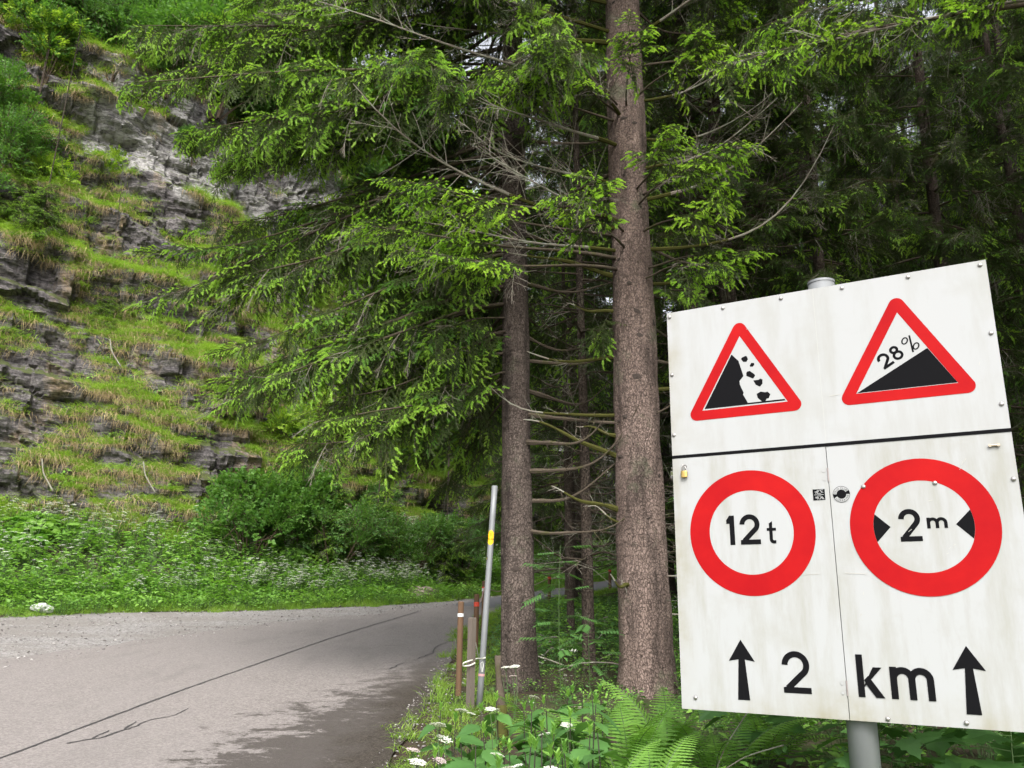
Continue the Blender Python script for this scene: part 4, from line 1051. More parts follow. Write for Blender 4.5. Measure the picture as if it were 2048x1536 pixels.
# outside the frame on the right: the spruce whose low branch hangs in at the top, and unseen ones added to darken the forest
live = [(5.2, R(176), 2.75, 0.04, 0.20, 0.02, 17, 0.25, 0.10, 0.62, 1.6), (5.45, R(190), 2.1, 0.0, 0.22, 0.05, 16, 0.2, 0.15, 0.62, 1.5), (5.6, R(168), 2.5, 0.0, 0.14, 0.05, 14, 0.25, 0.15, 0.62, 1.5)]
for z in np.arange(7.4, 18, 0.6):
    for k in range(4): live.append((float(z), rng.uniform(0, 2 * PI), float(np.interp(z, [5, 10, 18], [2.2, 2.2, 0.5])) * rng.uniform(.8, 1.1), 0.05, 0.4, 0.14, 9, 0.2, 0.35, 1.25, 0.5))
main_spruce('spruce_tree', (4.35, 5.0, gz(4.35, 5.0)), 'spruce branch with fresh yellow green tips hanging in at the top above the sign', M['bark_grey'], 19.0, lambda z: 0 * z, lambda z: 0 * z,
            lambda z: np.interp(z, [-0.3, 0, 1, 19], [0.2, 0.19, 0.16, 0.02]), 0.05, live, [(5.25, R(172), 2.9, 0.02, 0.2, 0.02, 0.012, 44, 0.5, 0.0, 'dead')], [], 5.5, True)
for x, y, kd in ((8.3, 7.5, 'bare'), (10.5, 10.5, 'bare'), (9.5, 3.5, 'tall'), (13, 12.5, 'bare')):
    spruce(kd, x, y, 'unseen spruce right of the frame, added to darken the forest', FG, 1.0)

# ------------------------------------------------------------------ bushes and broadleaved trees
def bush_points(lobes, n, shell=0.55):
    P, D = [], []
    vol = np.array([l[3] ** 2 for l in lobes]); cnt = (n * vol / vol.sum()).astype(int)
    for (x, y, z, r), c in zip(lobes, cnt):
        d = nrm(rng.normal(0, 1, (c, 3))); d[:, 2] = np.where(d[:, 2] < -0.3, -d[:, 2], d[:, 2])
        rr = r * (shell + (1 - shell) * rng.random(c) ** 0.6) * (1 + 0.25 * fbm(d[:, 0] * 2.5 + x, d[:, 1] * 2.5 + y, d[:, 2] * 2.5, 2))
        P.append(np.array([x, y, z]) + d * rr[:, None] * [1, 1, 0.85]); D.append(nrm(d + rng.normal(0, 0.45, (c, 3)) + [0, 0, 0.15]))
    return np.vstack(P), np.vstack(D)
def proto_bush(h, r, nl, n, picks, size):
    lobes = []
    for k in range(nl):
        a = rng.uniform(0, 2 * PI); q = r * rng.uniform(0.2, 0.75); z = h * rng.uniform(0.3, 0.85)
        lobes.append((q * math.cos(a), q * math.sin(a), z, r * rng.uniform(0.32, 0.55)))
    P, D = bush_points(lobes, n)
    fm = point_mesh('foliage', P, dir_quat(D, rng.normal(0, 0.5, len(P))), size * rng.uniform(0.75, 1.25, len(P)), rng.choice(picks, len(P)))
    mb = MB()
    for l in lobes:
        e = np.array(l[:3]); t = np.linspace(0, 1, 6)[:, None]; b_ = np.array([e[0] * 0.12, e[1] * 0.12, -0.1])
        tube(mb, b_ + (e - b_) * t + np.array([0, 0, 0.15 * h]) * (t * (1 - t)), np.linspace(0.012 * h, 0.004 * h, 6), 5, 0, False)
        for k in range(4):
            d = nrm(rng.normal(0, 1, 3)); tube(mb, np.stack([e * 0.8, e + d * l[3] * 0.7]), [0.005 * h, 0.002 * h], 4, 0, False)
    return mb.mesh('stems', M['twig']), fm
BP = {'maple': proto_bush(3.0, 1.7, 12, 900, [1, 1, 0], 1.0), 'hazel': proto_bush(2.2, 1.3, 9, 620, [0, 0, 2], 1.0), 'blue': proto_bush(2.6, 1.6, 10, 720, [2, 2, 0], 1.15), 'yellow': proto_bush(2.6, 1.2, 8, 420, [3, 3, 0], 1.0),
      'tree': proto_bush(7.0, 3.0, 16, 1500, [1, 0, 2], 1.6), 'light': proto_bush(6.0, 2.6, 14, 1200, [3, 1, 0], 1.6)}
def bush(kind, p, label, group=None, scale=1.0, name='bush', cat='bush'):
    sm, fm = BP[kind]
    root = empty(name, p, label, cat, group, rng.uniform(0, 2 * PI), scale)
    o = link('stems', sm, root); scatter('foliage', LEAFT, None, None, None, None, root, me=fm)
    return root
def at_ground(x, y): return (x, y, gz(x, y))
bush('maple', at_ground(-7.0, 22.9), 'large dense green bush at the foot of the cliff by its dark cleft', None, 0.82)
bush('maple', at_ground(-6.2, 24.0), 'taller dark part shaded bush just behind the large green bush', None, 0.85)
bush('hazel', at_ground(-4.9, 23.6), 'mid green bush between the large bush and the hanging spruce tips', None, 0.85)
bush('hazel', at_ground(-2.9, 25.4), 'small green bush below the lowest spruce tips at the bank', None, 0.8)
bush('blue', at_ground(-1.6, 27.6), 'bluish green bush on the bank left of the marker post', None, 0.8)
spruce('sapling', -5.3, 24.3, 'young spruce with pale tips beside the large bush at the bank', None, 1.05, name='young_spruce')
spruce('sapling', -4.0, 25.2, 'young spruce between two bushes half way along the bank', None, 0.95, name='young_spruce')
spruce('sapling', -2.0, 26.2, 'young spruce nearest the marker post on the bank', None, 0.9, name='young_spruce')
def on_cliff(px_s, h, lift=0.0):
    p = cliff_point(np.array([px_s]), np.array([h]))[0]; return (p[0], p[1], p[2] + lift)
for ds, h, k, sc, lb in [(-4.9, 12.6, 'yellow', 0.55, 'bright yellow green maple sapling on the upper cliff ledge below the pale rock'), (-6.5, 11.6, 'yellow', 0.5, 'low yellow green bush on the upper cliff ledge at the far left'),
                         (-2.3, 13.9, 'hazel', 0.5, 'thin grey green bush growing against the pale rock wall')]:
    bush(k, on_cliff(S_FAULT + ds, h), lb, None, sc)
for ds, h, sc, lb in [(-6.6, 9.6, 0.7, 'young spruce on the dark cliff ledge at the left'), (-7.3, 10.6, 0.9, 'young spruce on the cliff just under the ochre rock'), (-4.5, 7.2, 0.45, 'tiny spruce among grass tufts low on the cliff')]:
    p = on_cliff(S_FAULT + ds, h); spruce('sapling', p[0], p[1], lb, None, sc, p[2] - 0.05, name='young_spruce')
TG = 'bushy green trees on top of the cliff'
for k in range(44):
    ds = rng.uniform(-20, 24); h = cliff_band(S_FAULT + ds) + rng.uniform(4.6, 13); p = on_cliff(S_FAULT + ds, h)
    kd = random.choice(['tree', 'tree', 'light'])
    bush(kd, (p[0], p[1], p[2] - 0.4), 'bushy mid green tree on the wooded top of the cliff' if kd == 'tree' else 'light yellowish green tree on the wooded top of the cliff', TG, rng.uniform(0.7, 1.25), 'broadleaf_tree', 'tree')
BG = 'low bushes along the top edge of the cliff'
for k in range(26):
    ds = -17 + k * 1.2 + rng.uniform(-.5, .5); p = on_cliff(S_FAULT + ds, cliff_band(S_FAULT + ds) + rng.uniform(3.6, 5.0))
    bush(random.choice(['blue', 'hazel', 'maple']), (p[0], p[1], p[2] - 0.2), 'low leafy bush hanging over the top edge of the cliff', BG, rng.uniform(0.8, 1.3))
CG = 'leafy bushes on the cliff face beyond the cleft'
for k in range(46):
    p = on_cliff(S_FAULT + rng.uniform(0.8, 20), rng.uniform(0.8, 16)); bush(random.choice(['blue', 'hazel', 'yellow']), (p[0], p[1], p[2] - 0.1), 'leafy bush growing on the shaded cliff face beyond its cleft', CG, rng.uniform(0.5, 0.95))
SG_ = 'spruces on the wooded slope above the cliff'
for k in range(18):
    ds = rng.uniform(-20, 34); p = on_cliff(S_FAULT + ds, rng.uniform(20, 34))
    spruce(random.choice(['leafy', 'tall']), p[0], p[1], 'spruce on the wooded slope above the cliff', SG_, rng.uniform(0.6, 0.9), p[2] - 0.4)
for x, y, k, lb in ((3.4, 41.5, 'leafy', 'leafy spruce on the outer side of the far road bend'), (0.6, 35.0, 'leafy', 'leafy spruce on the bank behind the slim spruce trunk')):
    spruce(k, x, y, lb, None, 0.95)

for ds, h, k, sc, lb in ((-8.7, 10.0, 'tree', 0.42, 'broadleaved tree at the left edge, half way up the cliff'), (-8.6, 13.0, 'tree', 0.5, 'broadleaved tree at the upper left edge beside the grey rock'), (-7.3, 15.9, 'light', 0.45, 'light green tree above the ochre rock at the upper left'), (-7.6, 12.0, 'hazel', 0.9, 'dense leafy bush at the left edge under the ochre rock'), (-5.4, 16.6, 'tree', 0.35, 'dark leafy tree on the cliff top beside the bare trunk'), (-3.6, 16.4, 'tree', 0.35, 'dark leafy tree hanging over the pale rock')):
    p = on_cliff(S_FAULT + ds, h); bush(k, (p[0], p[1], p[2] - 0.3), lb, None, sc, 'broadleaf_tree', 'tree')
# pale broken trunk on the cliff top
mb = MB(); t = np.linspace(0, 1, 8)
tube(mb, np.stack([0.5 * t, 0.1 * t, 2.6 * t], 1), 0.30 - 0.06 * t + 0.03 * np.sin(t * 9), 10)
o = mb.obj('broken_trunk', plain('bare_wood', (0.45, 0.36, 0.31), 0.9, var=0.5, scale=6)); p = on_cliff(S_FAULT - 4.9, cliff_band(S_FAULT - 4.9) + 5.4); o.location = p
tag(o, 'pale broken tree trunk standing bare on the cliff top among bushes', 'tree trunk')

# stones
def rock(name, p, r, m, label, cat='stone', seed=1, flat=0.6):
    u = np.linspace(0, PI, 14); v = np.linspace(0, 2 * PI, 22, endpoint=False); U, W = np.meshgrid(u, v, indexing='ij')
    d = np.stack([np.sin(U) * np.cos(W), np.sin(U) * np.sin(W), np.cos(U)], -1)
    k = 1 + 0.5 * fbm(d[..., 0] * 1.4 + seed, d[..., 1] * 1.4, d[..., 2] * 1.4, 5); V = d * (r * k)[..., None] * [1.3, 0.9, flat]
    i = np.arange(13)[:, None] * 22; j = np.arange(22)[None]; kk = (j + 1) % 22
    F = np.stack([i + j, i + 22 + j, i + 22 + kk, i + kk], -1).reshape(-1, 4)
    me = new_mesh(name, V, [F], m); o = link(name, me, None, p); return tag(o, label, cat)
rock('boulder', (-2.45, 23.9, gz(-2.45, 23.9) + 0.1), 0.36, plain('boulder_stone', (0.30, 0.25, 0.20), 0.9, var=0.7, scale=4), 'brownish boulder among the white flowers at the road bend', 'boulder', 5)
rock('stone', (-9.7, 17.9, gz(-9.7, 17.9) + 0.12), 0.17, plain('white_stone', (0.62, 0.61, 0.6), 0.8, var=0.2), 'small white stone in the grass at the gravel edge', 'stone', 2)

# ------------------------------------------------------------------ the road sign
M['black'] = plain('print_black', (0.007, 0.007, 0.008), 0.8, spec=0.04, var=0.2, scale=40)
def red_mat():
    m, t, b = mat('print_red'); n = ramp(t, noise(t, obj_co(t), 3, 6, 0.65), [(0.3, 0.0), (0.7, 1.0)])
    t.links.new(mixc(t, n, (0.285, 0.002, 0.005), (0.375, 0.006, 0.006)), b.inputs['Base Color']); b.inputs['Roughness'].default_value = 0.7; b.inputs['Specular IOR Level'].default_value = 0.12; return m
M['red'] = red_mat()
def white_mat(name, dirt):
    m, t, b = mat(name); co = obj_co(t)
    n = noise(t, co, 2.2, 6, 0.62); n2 = noise(t, mapping(t, co, (5.5, 0.9, 1)), 1.6, 6, 0.65); n3 = noise(t, co, 60, 3, 0.6)
    c = mixc(t, math_(t, 'MULTIPLY', ramp(t, n2, [(0.46, 0.0), (0.74, 1.0)]), dirt), (0.36, 0.366, 0.367), (0.255, 0.25, 0.20))
    c = mixc(t, math_(t, 'MULTIPLY', ramp(t, n, [(0.52, 0.0), (0.72, 1.0)]), dirt), c, (0.285, 0.283, 0.245))
    c = mixc(t, math_(t, 'MULTIPLY', ramp(t, n3, [(0.66, 0.0), (0.78, 1.0)]), 0.6 * dirt), c, (0.35, 0.32, 0.25))
    # grime gathers at the rims
    sx = t.nodes.new('ShaderNodeSeparateXYZ'); t.links.new(co, sx.inputs[0])
    e1 = ramp(t, sx.outputs[0], [(0.0, 1.0), (0.10, 0.0)]); e2 = ramp(t, sx.outputs[1], [(0.0, 1.0), (0.14, 0.0)])
    e = math_(t, 'MULTIPLY', math_(t, 'MAXIMUM', e1, e2), ramp(t, n, [(0.40, 0.0), (0.62, 0.55)]))
    c = mixc(t, e, c, (0.24, 0.215, 0.13))
    t.links.new(c, b.inputs['Base Color']); b.inputs['Roughness'].default_value = 0.7; b.inputs['Specular IOR Level'].default_value = 0.15
    return m
M['white_up'] = white_mat('sign_white', 0.4); M['white_low'] = white_mat('sign_white_dirty', 0.7); M['white_print'] = plain('print_white', (0.36, 0.366, 0.363), 0.7, spec=0.15, var=0.08, scale=6)
def galv():
    m, t, b = mat('galvanised_steel'); co = obj_co(t)
    n = noise(t, mapping(t, co, (12, 12, 2)), 1.0, 5); n2 = noise(t, co, 50, 3)
    c = mixc(t, n, (0.15, 0.16, 0.17), (0.28, 0.29, 0.30)); c = mixc(t, math_(t, 'MULTIPLY', n2, 0.35), c, (0.22, 0.22, 0.2))
    t.links.new(c, b.inputs['Base Color']); b.inputs['Metallic'].default_value = 0.35; b.inputs['Roughness'].default_value = 0.55; return m
M['galv'] = galv()
M['steel'] = plain('bolt_steel', (0.45, 0.43, 0.41), 0.4, 0.8, var=0.5, scale=200)
M['brass'] = plain('brass', (0.55, 0.38, 0.12), 0.35, 0.7, var=0.3, scale=80)

ang = R(30); su = Vector((math.cos(ang), -math.sin(ang), 0)); sn = Vector((-math.sin(ang), -math.cos(ang), 0)); BLC = Vector((0.835, 4.24, 1.168))
SM = Matrix(((su.x, 0, sn.x, BLC.x), (su.y, 0, sn.y, BLC.y), (0, 1, 0, BLC.z), (0, 0, 0, 1)))
pole_uv = 0.787
pb = SM @ Vector((pole_uv, 0, -0.10)); zg = gz(pb.x, pb.y)
sign = empty('road_sign', (pb.x, pb.y, zg), 'large white sign board with red warning triangles and red rings on a grey post', 'road sign')
bpy.context.view_layer.update()
REL = Matrix.Translation(Vector((-pb.x, -pb.y, -zg))) @ SM
def spart(mb, name, m, parent=None):
    o = mb.obj(name, m, sign if parent is None else parent); o.matrix_parent_inverse = Matrix.Identity(4)
    if parent is None: o.matrix_basis = REL
    return o
def slab(poly, z0, z1):
    mb = MB(); n = len(poly); V = [(x, y, z0) for x, y in poly] + [(x, y, z1) for x, y in poly]
    mb.add(V, [list(range(n, 2 * n))]); mb.F.setdefault((n, 0), []).append(np.array([list(range(n - 1, -1, -1))]))
    mb.F.setdefault((4, 0), []).append(np.array([(i, (i + 1) % n, n + (i + 1) % n, n + i) for i in range(n)]))
    return mb
def rect(a, b, c, d): return [(a, b), (c, b), (c, d), (a, d)]
spart(slab(rect(0, 1.217, 1.515, 2.009), -0.003, 0.0), 'upper_panel', M['white_up'])
spart(slab(rect(0, 0, 0.7535, 1.213), -0.003, 0.0), 'lower_panel', M['white_low'])
spart(slab(rect(0.7565, 0, 1.515, 1.213), -0.004, -0.001), 'lower_panel', M['white_low'])
mb = MB()
for b_ in (rect(0.003, 0.004, 0.04, 2.005), rect(1.475, 0.004, 1.512, 2.005)): mb2 = slab(b_, -0.034, -0.0042); mb.add(np.concatenate(mb2.V), np.array([[7, 6, 5, 4], [0, 1, 2, 3], [0, 4, 5, 1], [1, 5, 6, 2], [2, 6, 7, 3], [3, 7, 4, 0]]))
for b_ in (rect(0.041, 0.1, 1.474, 0.14), rect(0.041, 1.0, 1.474, 1.04), rect(0.041, 1.9, 1.474, 1.94)): mb2 = slab(b_, -0.033, -0.0045); mb.add(np.concatenate(mb2.V), np.array([[7, 6, 5, 4], [0, 1, 2, 3], [0, 4, 5, 1], [1, 5, 6, 2], [2, 6, 7, 3], [3, 7, 4, 0]]))
spart(mb, 'back_frame', M['galv'])
spart(slab(rect(0, 1.2095, 1.515, 1.2255), 0.0004, 0.0014), 'divider_line', M['black'])
spart(slab(rect(0.7585, 1.228, 0.7592, 2.006), -0.0002, 0.0003), 'panel_joint', plain('joint_grey', (0.45, 0.44, 0.40), 0.7))
# post
mb = MB(); a_ = 0.064; tube(mb, np.array([[0, 0, -0.4], [0, 0, 1.0], [0, 0, 2.2], [0, 0, BLC.z - zg + 2.062]]), [a_] * 4, 28, 0)
mb.obj('post', M['galv'], sign, True)
mb = MB(); tube(mb, np.array([[0, 0, 0], [0, 0, 0.012]]), [0.0665, 0.0665], 28); o = mb.obj('post_cap', M['galv'], sign); o.location = (0, 0, BLC.z - zg + 2.0625)
mb = MB()
for v_ in (0.12, 1.02, 1.92): box(mb, (pole_uv - 0.08, v_ - 0.025, -0.046), (pole_uv + 0.08, v_ + 0.025, -0.0345))
spart(mb, 'clamp', M['galv'])

def flat(mb, poly, z=0.001, mat=0): mb.add([(x, y, z) for x, y in poly], [list(range(len(poly)))], mat)
def strokes(mb, P, w, z, closed=False, mat=0):
    P = np.asarray(P, float); n = len(P)
    if closed: T = nrm(np.roll(P, -1, 0) - np.roll(P, 1, 0))
    else: T = nrm(np.gradient(P, axis=0))
    N_ = np.stack([-T[:, 1], T[:, 0]], 1); A, B = P + N_ * w / 2, P - N_ * w / 2
    V = np.stack([A, B], 1); V = np.concatenate([V, np.full((n, 2, 1), z)], -1).reshape(-1, 3)
    idx = np.arange(n if closed else n - 1); nx = (idx + 1) % n
    mb.add(V, np.stack([2 * idx, 2 * idx + 1, 2 * nx + 1, 2 * nx], -1), mat)
def arc(cx, cy, rx, ry, a0, a1, n=28): t = np.radians(np.linspace(a0, a1, n)); return np.stack([cx + rx * np.cos(t), cy + ry * np.sin(t)], 1)
def xf(P, o=(0, 0), rot=0.0, s=1.0):
    P = np.asarray(P, float) * s; c, q = math.cos(rot), math.sin(rot); return np.stack([P[:, 0] * c - P[:, 1] * q + o[0], P[:, 0] * q + P[:, 1] * c + o[1]], 1)
def two(mb, x, y, w, h, s, z, rot=0.0):
    r = (w - s) / 2; cx, cy = w / 2 - 0.02 * w, h - s / 2 - r
    A = arc(cx, cy, r, r, 180, -38, 34); end = np.array([[s * 0.72, s * 0.75]])
    strokes(mb, xf(np.vstack([A, end]), (x, y), rot), s, z)
    flat(mb, xf([(0.0, 0), (w, 0), (w, s * 0.98), (s * 0.35, s * 0.98), (0.0, s * 0.9)], (x, y), rot), z + 0.0003)
def tri_round(A, B, C_, r, n=8):
    P = [np.array(A), np.array(B), np.array(C_)]; out = []; ctr = sum(P) / 3
    for i in range(3):
        a, b, c = P[i - 1], P[i], P[(i + 1) % 3]; d1, d2 = nrm(b - a), nrm(c - b)
        n1, n2 = np.array([d1[1], -d1[0]]), np.array([d2[1], -d2[0]]); a1, a2 = math.atan2(n1[1], n1[0]), math.atan2(n2[1], n2[0])
        if a2 < a1: a2 += 2 * PI
        bis = nrm(n1 + n2); o = b - bis * r / max(0.2, float(bis @ n1)); out += [tuple(o + r * np.array([math.cos(t), math.sin(t)])) for t in np.linspace(a1, a2, n)]
    return out
def ring_poly(mb, outer, inner, z):
    """border between two closed outlines of equal length"""
    n = len(outer); V = [(x, y, z) for x, y in outer] + [(x, y, z) for x, y in inner]
    mb.add(V, [(i, (i + 1) % n, n + (i + 1) % n, n + i) for i in range(n)])
def sub_outline(P, C, n):      # repeat triangle corners so that they match the rounded outline
    out = []; k = n // 3
    for p in P: out += [p] * k
    return out
def triangle(apex, bl, br, iapex, ibl, ibr, pname):
    outer = tri_round(bl, br, apex, 0.034, 8)
    cor = {0: ibl, 1: ibr, 2: iapex}
    inner = []
    for i in range(3): inner += [cor[i]] * 8
    mb = MB(); n = len(outer); V = [(x, y, 0.0012) for x, y in outer] + [(x, y, 0.0012) for x, y in (ibl, ibr, iapex)]
    F3, F4 = [], []
    for i in range(n):
        j = (i + 1) % n; a, b_ = n + i // 8, n + j // 8
        if a == b_: F3.append((i, j, a))
        else: F4.append((i, j, b_, a))
    mb.add(V, F4); mb.F.setdefault((3, 0), []).append(np.array(F3))
    o = spart(mb, pname, M['red']); m2 = MB(); flat(m2, [ibl, ibr, iapex], 0.0006); spart(m2, 'triangle_field', M['white_print']); return o
triangle((0.384, 1.925), (0.082, 1.3975), (0.686, 1.3975), (0.384, 1.819), (0.171, 1.4475), (0.598, 1.4475), 'warning_triangle')
triangle((1.127, 1.926), (0.822, 1.398), (1.432, 1.398), (1.1265, 1.820), (0.913, 1.449), (1.340, 1.449), 'warning_triangle')
# falling rocks
mb = MB()
flat(mb, [(0.182, 1.455), (0.405, 1.462), (0.396, 1.482), (0.383, 1.508), (0.387, 1.517), (0.371, 1.560), (0.370, 1.581), (0.391, 1.604), (0.381, 1.645), (0.371, 1.687), (0.337, 1.7265)], 0.0012)
flat(mb, [(0.182, 1.4545), (0.588, 1.4545), (0.584, 1.4622), (0.407, 1.4622), (0.182, 1.4549)], 0.0015)
for cx, cy, pts in [(0.402, 1.693, [(-.018, .003), (-.009, .012), (-.003, .012), (.003, .016), (.012, .013), (.017, -.004), (.008, -.016), (-.008, -.014)]), (0.438, 1.657, [(-.012, -.001), (-.003, .011), (.011, .008), (.011, -.001), (.003, -.010), (-.010, -.008)]),
                    (0.428, 1.607, [(-.022, .010), (-.018, .018), (-.004, .020), (.020, -.002), (.021, -.010), (.010, -.022), (-.004, -.014), (-.022, -.004)]), (0.462, 1.561, [(-.023, .014), (.003, .014), (.012, .019), (.022, .014), (.021, -.008), (.008, -.022), (-.012, -.010)]),
                    (0.484, 1.487, [(-.033, .017), (-.013, .026), (.009, .020), (.021, .022), (.034, .007), (.025, -.012), (.014, -.014), (.008, -.0245), (-.010, -.0245), (-.029, -.005)])]:
    flat(mb, [(cx + a, cy + b_) for a, b_ in pts[::-1]], 0.0012)
spart(mb, 'falling_rocks_symbol', M['black'])
# 28 % gradient
mb = MB(); flat(mb, [(0.9165, 1.4515), (1.338, 1.4515), (1.2345, 1.6285)], 0.0012)
spart(mb, 'slope_symbol', M['black'])
mb = MB(); g_ = R(31.0)
two(mb, 1.047, 1.549, 0.054, 0.074, 0.0128, 0.0012, g_)
for cy, r in ((0.0530, 0.0135), (0.0215, 0.0168)): strokes(mb, xf(arc(0.0865, cy, r * 1.06, r, 0, 360, 29)[:-1], (1.047, 1.549), g_), 0.0118, 0.0012 + 0.0003 * (cy > 0.03), True)
spart(mb, 'number', M['black'])
mb = MB(); strokes(mb, [(1.166, 1.700), (1.1745, 1.617)], 0.0075, 0.0012)
for c_ in ((1.1445, 1.676), (1.1895, 1.6445)): strokes(mb, xf(arc(0, 0, 0.011, 0.0155, 0, 360, 23)[:-1], c_, -0.45), 0.006, 0.0014, True)
spart(mb, 'percent_sign', M['black'])
# red rings
for cx, cy in ((0.3785, 0.8225), (1.130, 0.822)):
    mb = MB(); n = 96; strokes(mb, arc(cx, cy, 0.2505, 0.2505, 0, 360, n + 1)[:-1], 0.099, 0.0012, True); spart(mb, 'red_ring', M['red'])
    mb = MB(); flat(mb, [tuple(p) for p in arc(cx, cy, 0.205, 0.205, 0, 360, 73)[:-1]], 0.0006); spart(mb, 'ring_field', M['white_low'])
# 12 t
mb = MB(); flat(mb, [(0.2775, 0.763), (0.3015, 0.763), (0.3015, 0.905), (0.2775, 0.905), (0.2625, 0.883), (0.2625, 0.866), (0.2775, 0.866)], 0.0016)
two(mb, 0.329, 0.7635, 0.096, 0.144, 0.0235, 0.0016); spart(mb, 'number', M['black'])
mb = MB(); strokes(mb, [(0.4745, 0.862), (0.4745, 0.81), (0.4745, 0.785)] + [tuple(p) for p in arc(0.4865, 0.785, 0.012, 0.0125, 190, 270, 8)] + [(0.4965, 0.7725)], 0.0155, 0.0016)
flat(mb, rect(0.4555, 0.825, 0.499, 0.8385), 0.0019); flat(mb, [(0.4668, 0.860), (0.4822, 0.860), (0.4822, 0.8705)], 0.0022); spart(mb, 'letter', M['black'])
# 2 m
mb = MB(); two(mb, 1.036, 0.7575, 0.088, 0.142, 0.0225, 0.0016); spart(mb, 'number', M['black'])
def letter_m(mb, x, y, w, h, s, z):
    flat(mb, rect(x, y, x + s, y + h), z); r = (w - s) / 4; ry = min(r, h * 0.45)
    for k in (0, 1):
        cx = x + s / 2 + r + 2 * r * k
        P = np.vstack([arc(cx, y + h - s / 2 - ry, r, ry, 180, 0, 18), [[cx + r, y + (h - ry) * 0.4], [cx + r, y]]]); strokes(mb, P, s, z + 0.0003 * (k + 1))
mb = MB(); letter_m(mb, 1.147, 0.811, 0.081, 0.047, 0.0135, 0.0016); spart(mb, 'letter', M['black'])
for pts in (np.vstack([arc(1.130, 0.822, 0.2005, 0.2005, 162.5, 198.5, 10), [(1.0, 0.823)]]), np.vstack([arc(1.130, 0.822, 0.2005, 0.2005, -17.5, 18.5, 10), [(1.260, 0.8255)]])):
    mb = MB(); flat(mb, [tuple(p) for p in pts], 0.0014); spart(mb, 'width_arrow', M['black'])
# arrows and 2 km
for cx, bx, by in ((0.299, 0.3005, 0.056), (1.239, 1.2385, 0.055)):
    mb = MB(); flat(mb, [(bx - 0.028, by), (bx + 0.028, by), (cx + 0.0155, 0.2345), (cx + 0.0615, 0.2265), (cx, 0.3235), (cx - 0.0605, 0.2265), (cx - 0.0145, 0.2345)], 0.0014); spart(mb, 'arrow', M['black'])
mb = MB(); two(mb, 0.484, 0.0985, 0.121, 0.181, 0.0265, 0.0014); spart(mb, 'number', M['black'])
mb = MB(); flat(mb, rect(0.801, 0.0985, 0.8285, 0.275), 0.0014)
flat(mb, [(0.8286, 0.150), (0.868, 0.2235), (0.904, 0.2235), (0.8286, 0.1355 + 0.005)][::-1], 0.0017)
flat(mb, [(0.8286, 0.1695), (0.847, 0.1875), (0.908, 0.0985), (0.872, 0.0985), (0.838, 0.1480)][::-1], 0.0020); 
spart(mb, 'letter', M['black'])
mb = MB(); letter_m(mb, 0.934, 0.098, 0.170, 0.131, 0.0275, 0.0014); spart(mb, 'letter', M['black'])
# bolts, hinges, latch
bm_ = MB(); ra = [0.0, 0.006, 0.0095, 0.010]; zz = [0.0065, 0.0055, 0.003, 0.0]; a8 = np.linspace(0, 2 * PI, 10, endpoint=False)
V = [(0, 0, 0.0065)] + [(r * math.cos(x), r * math.sin(x), z_) for r, z_ in list(zip(ra, zz))[1:] for x in a8]
bm_.add(V, [(1 + 10 * i + j, 1 + 10 * (i + 1) + j, 1 + 10 * (i + 1) + (j + 1) % 10, 1 + 10 * i + (j + 1) % 10) for i in (0, 1) for j in range(10)]); bm_.F[(3, 0)] = [np.array([(0, 1 + j, 1 + (j + 1) % 10) for j in range(10)])]
bme = bm_.mesh('bolt', M['steel'], True)
for x, y in [(0.015, 1.984), (0.307, 1.986), (0.604, 1.986), (0.896, 1.987), (1.191, 1.987), (1.490, 1.987), (1.494, 1.659), (1.494, 1.334), (0.016, 1.659), (0.014, 1.334), (1.497, 1.006), (0.904, 1.010), (1.198, 1.008), (0.069, 0.053), (0.909, 0.016), (1.206, 0.021)]:
    o = link('bolt', bme, sign); o.matrix_basis = REL @ Matrix.Translation((x, y, 0.0012))
for y in (1.043, 0.099):
    mb = MB(); tube(mb, np.array([(0.7552, y, 0.0015), (0.7552, y + 0.064, 0.0015)]), [0.0032, 0.0032], 8)
    spart(mb, 'hinge', plain('hinge_steel', (0.30, 0.26, 0.25), 0.5, 0.5))
    for yy in (y + 0.012, y + 0.052):
        mb = MB(); P = arc(0, 0, 0.0075, 0.0075, 0, 360, 13)[:-1]; flat(mb, [tuple(p) for p in xf(P, (0.737, yy))], 0.0016); strokes(mb, xf(P, (0.737, yy)), 0.0012, 0.0018, True, 1); spart(mb, 'rivet', [M['white_print'], M['steel']])
mb = MB(); tube(mb, np.array([(1.424, 1.155, 0.006), (1.464, 1.155, 0.006)]), [0.005, 0.005], 8)
for x in (1.428, 1.460): tube(mb, np.array([(x, 1.155, 0.0), (x, 1.155, 0.010)]), [0.007, 0.007], 8)
spart(mb, 'latch', plain('latch_brass', (0.42, 0.36, 0.28), 0.45, 0.6))
# stickers
mb = MB(); flat(mb, [(0.680, 0.958), (0.734, 0.9585), (0.734, 1.010), (0.680, 1.010)], 0.0012)
q = 0.0022
for P in ([(.686, .984), (.698, .984)], [(.716, .984), (.728, .984)], [(.699, .990), (.716, .990)], [(.699, .984), (.716, .984)], [(.699, .978), (.716, .978)], [(.692, .990), (.703, 1.006)], [(.698, .990), (.709, 1.006)], [(.688, .998), (.706, .998)], [(.711, 1.006), (.728, 1.006)], [(.713, 1.006), (.721, .992)], [(.719, .998), (.727, .993)],
          [(.692, .976), (.700, .962)], [(.698, .976), (.707, .962)], [(.688, .970), (.706, .970)], [(.710, .962), (.716, .975)], [(.716, .975), (.724, .962)], [(.712, .968), (.722, .968)], [(.720, .975), (.729, .962)]):
    strokes(mb, P, q, 0.0015 + 0.00003 * rng.integers(0, 20), mat=1)
spart(mb, 'square_sticker', [M['black'], M['white_print']])
rc = (0.806, 0.981); mb = MB(); flat(mb, [tuple(p) for p in arc(*rc, 0.0375, 0.0375, 0, 360, 49)[:-1]], 0.0012)
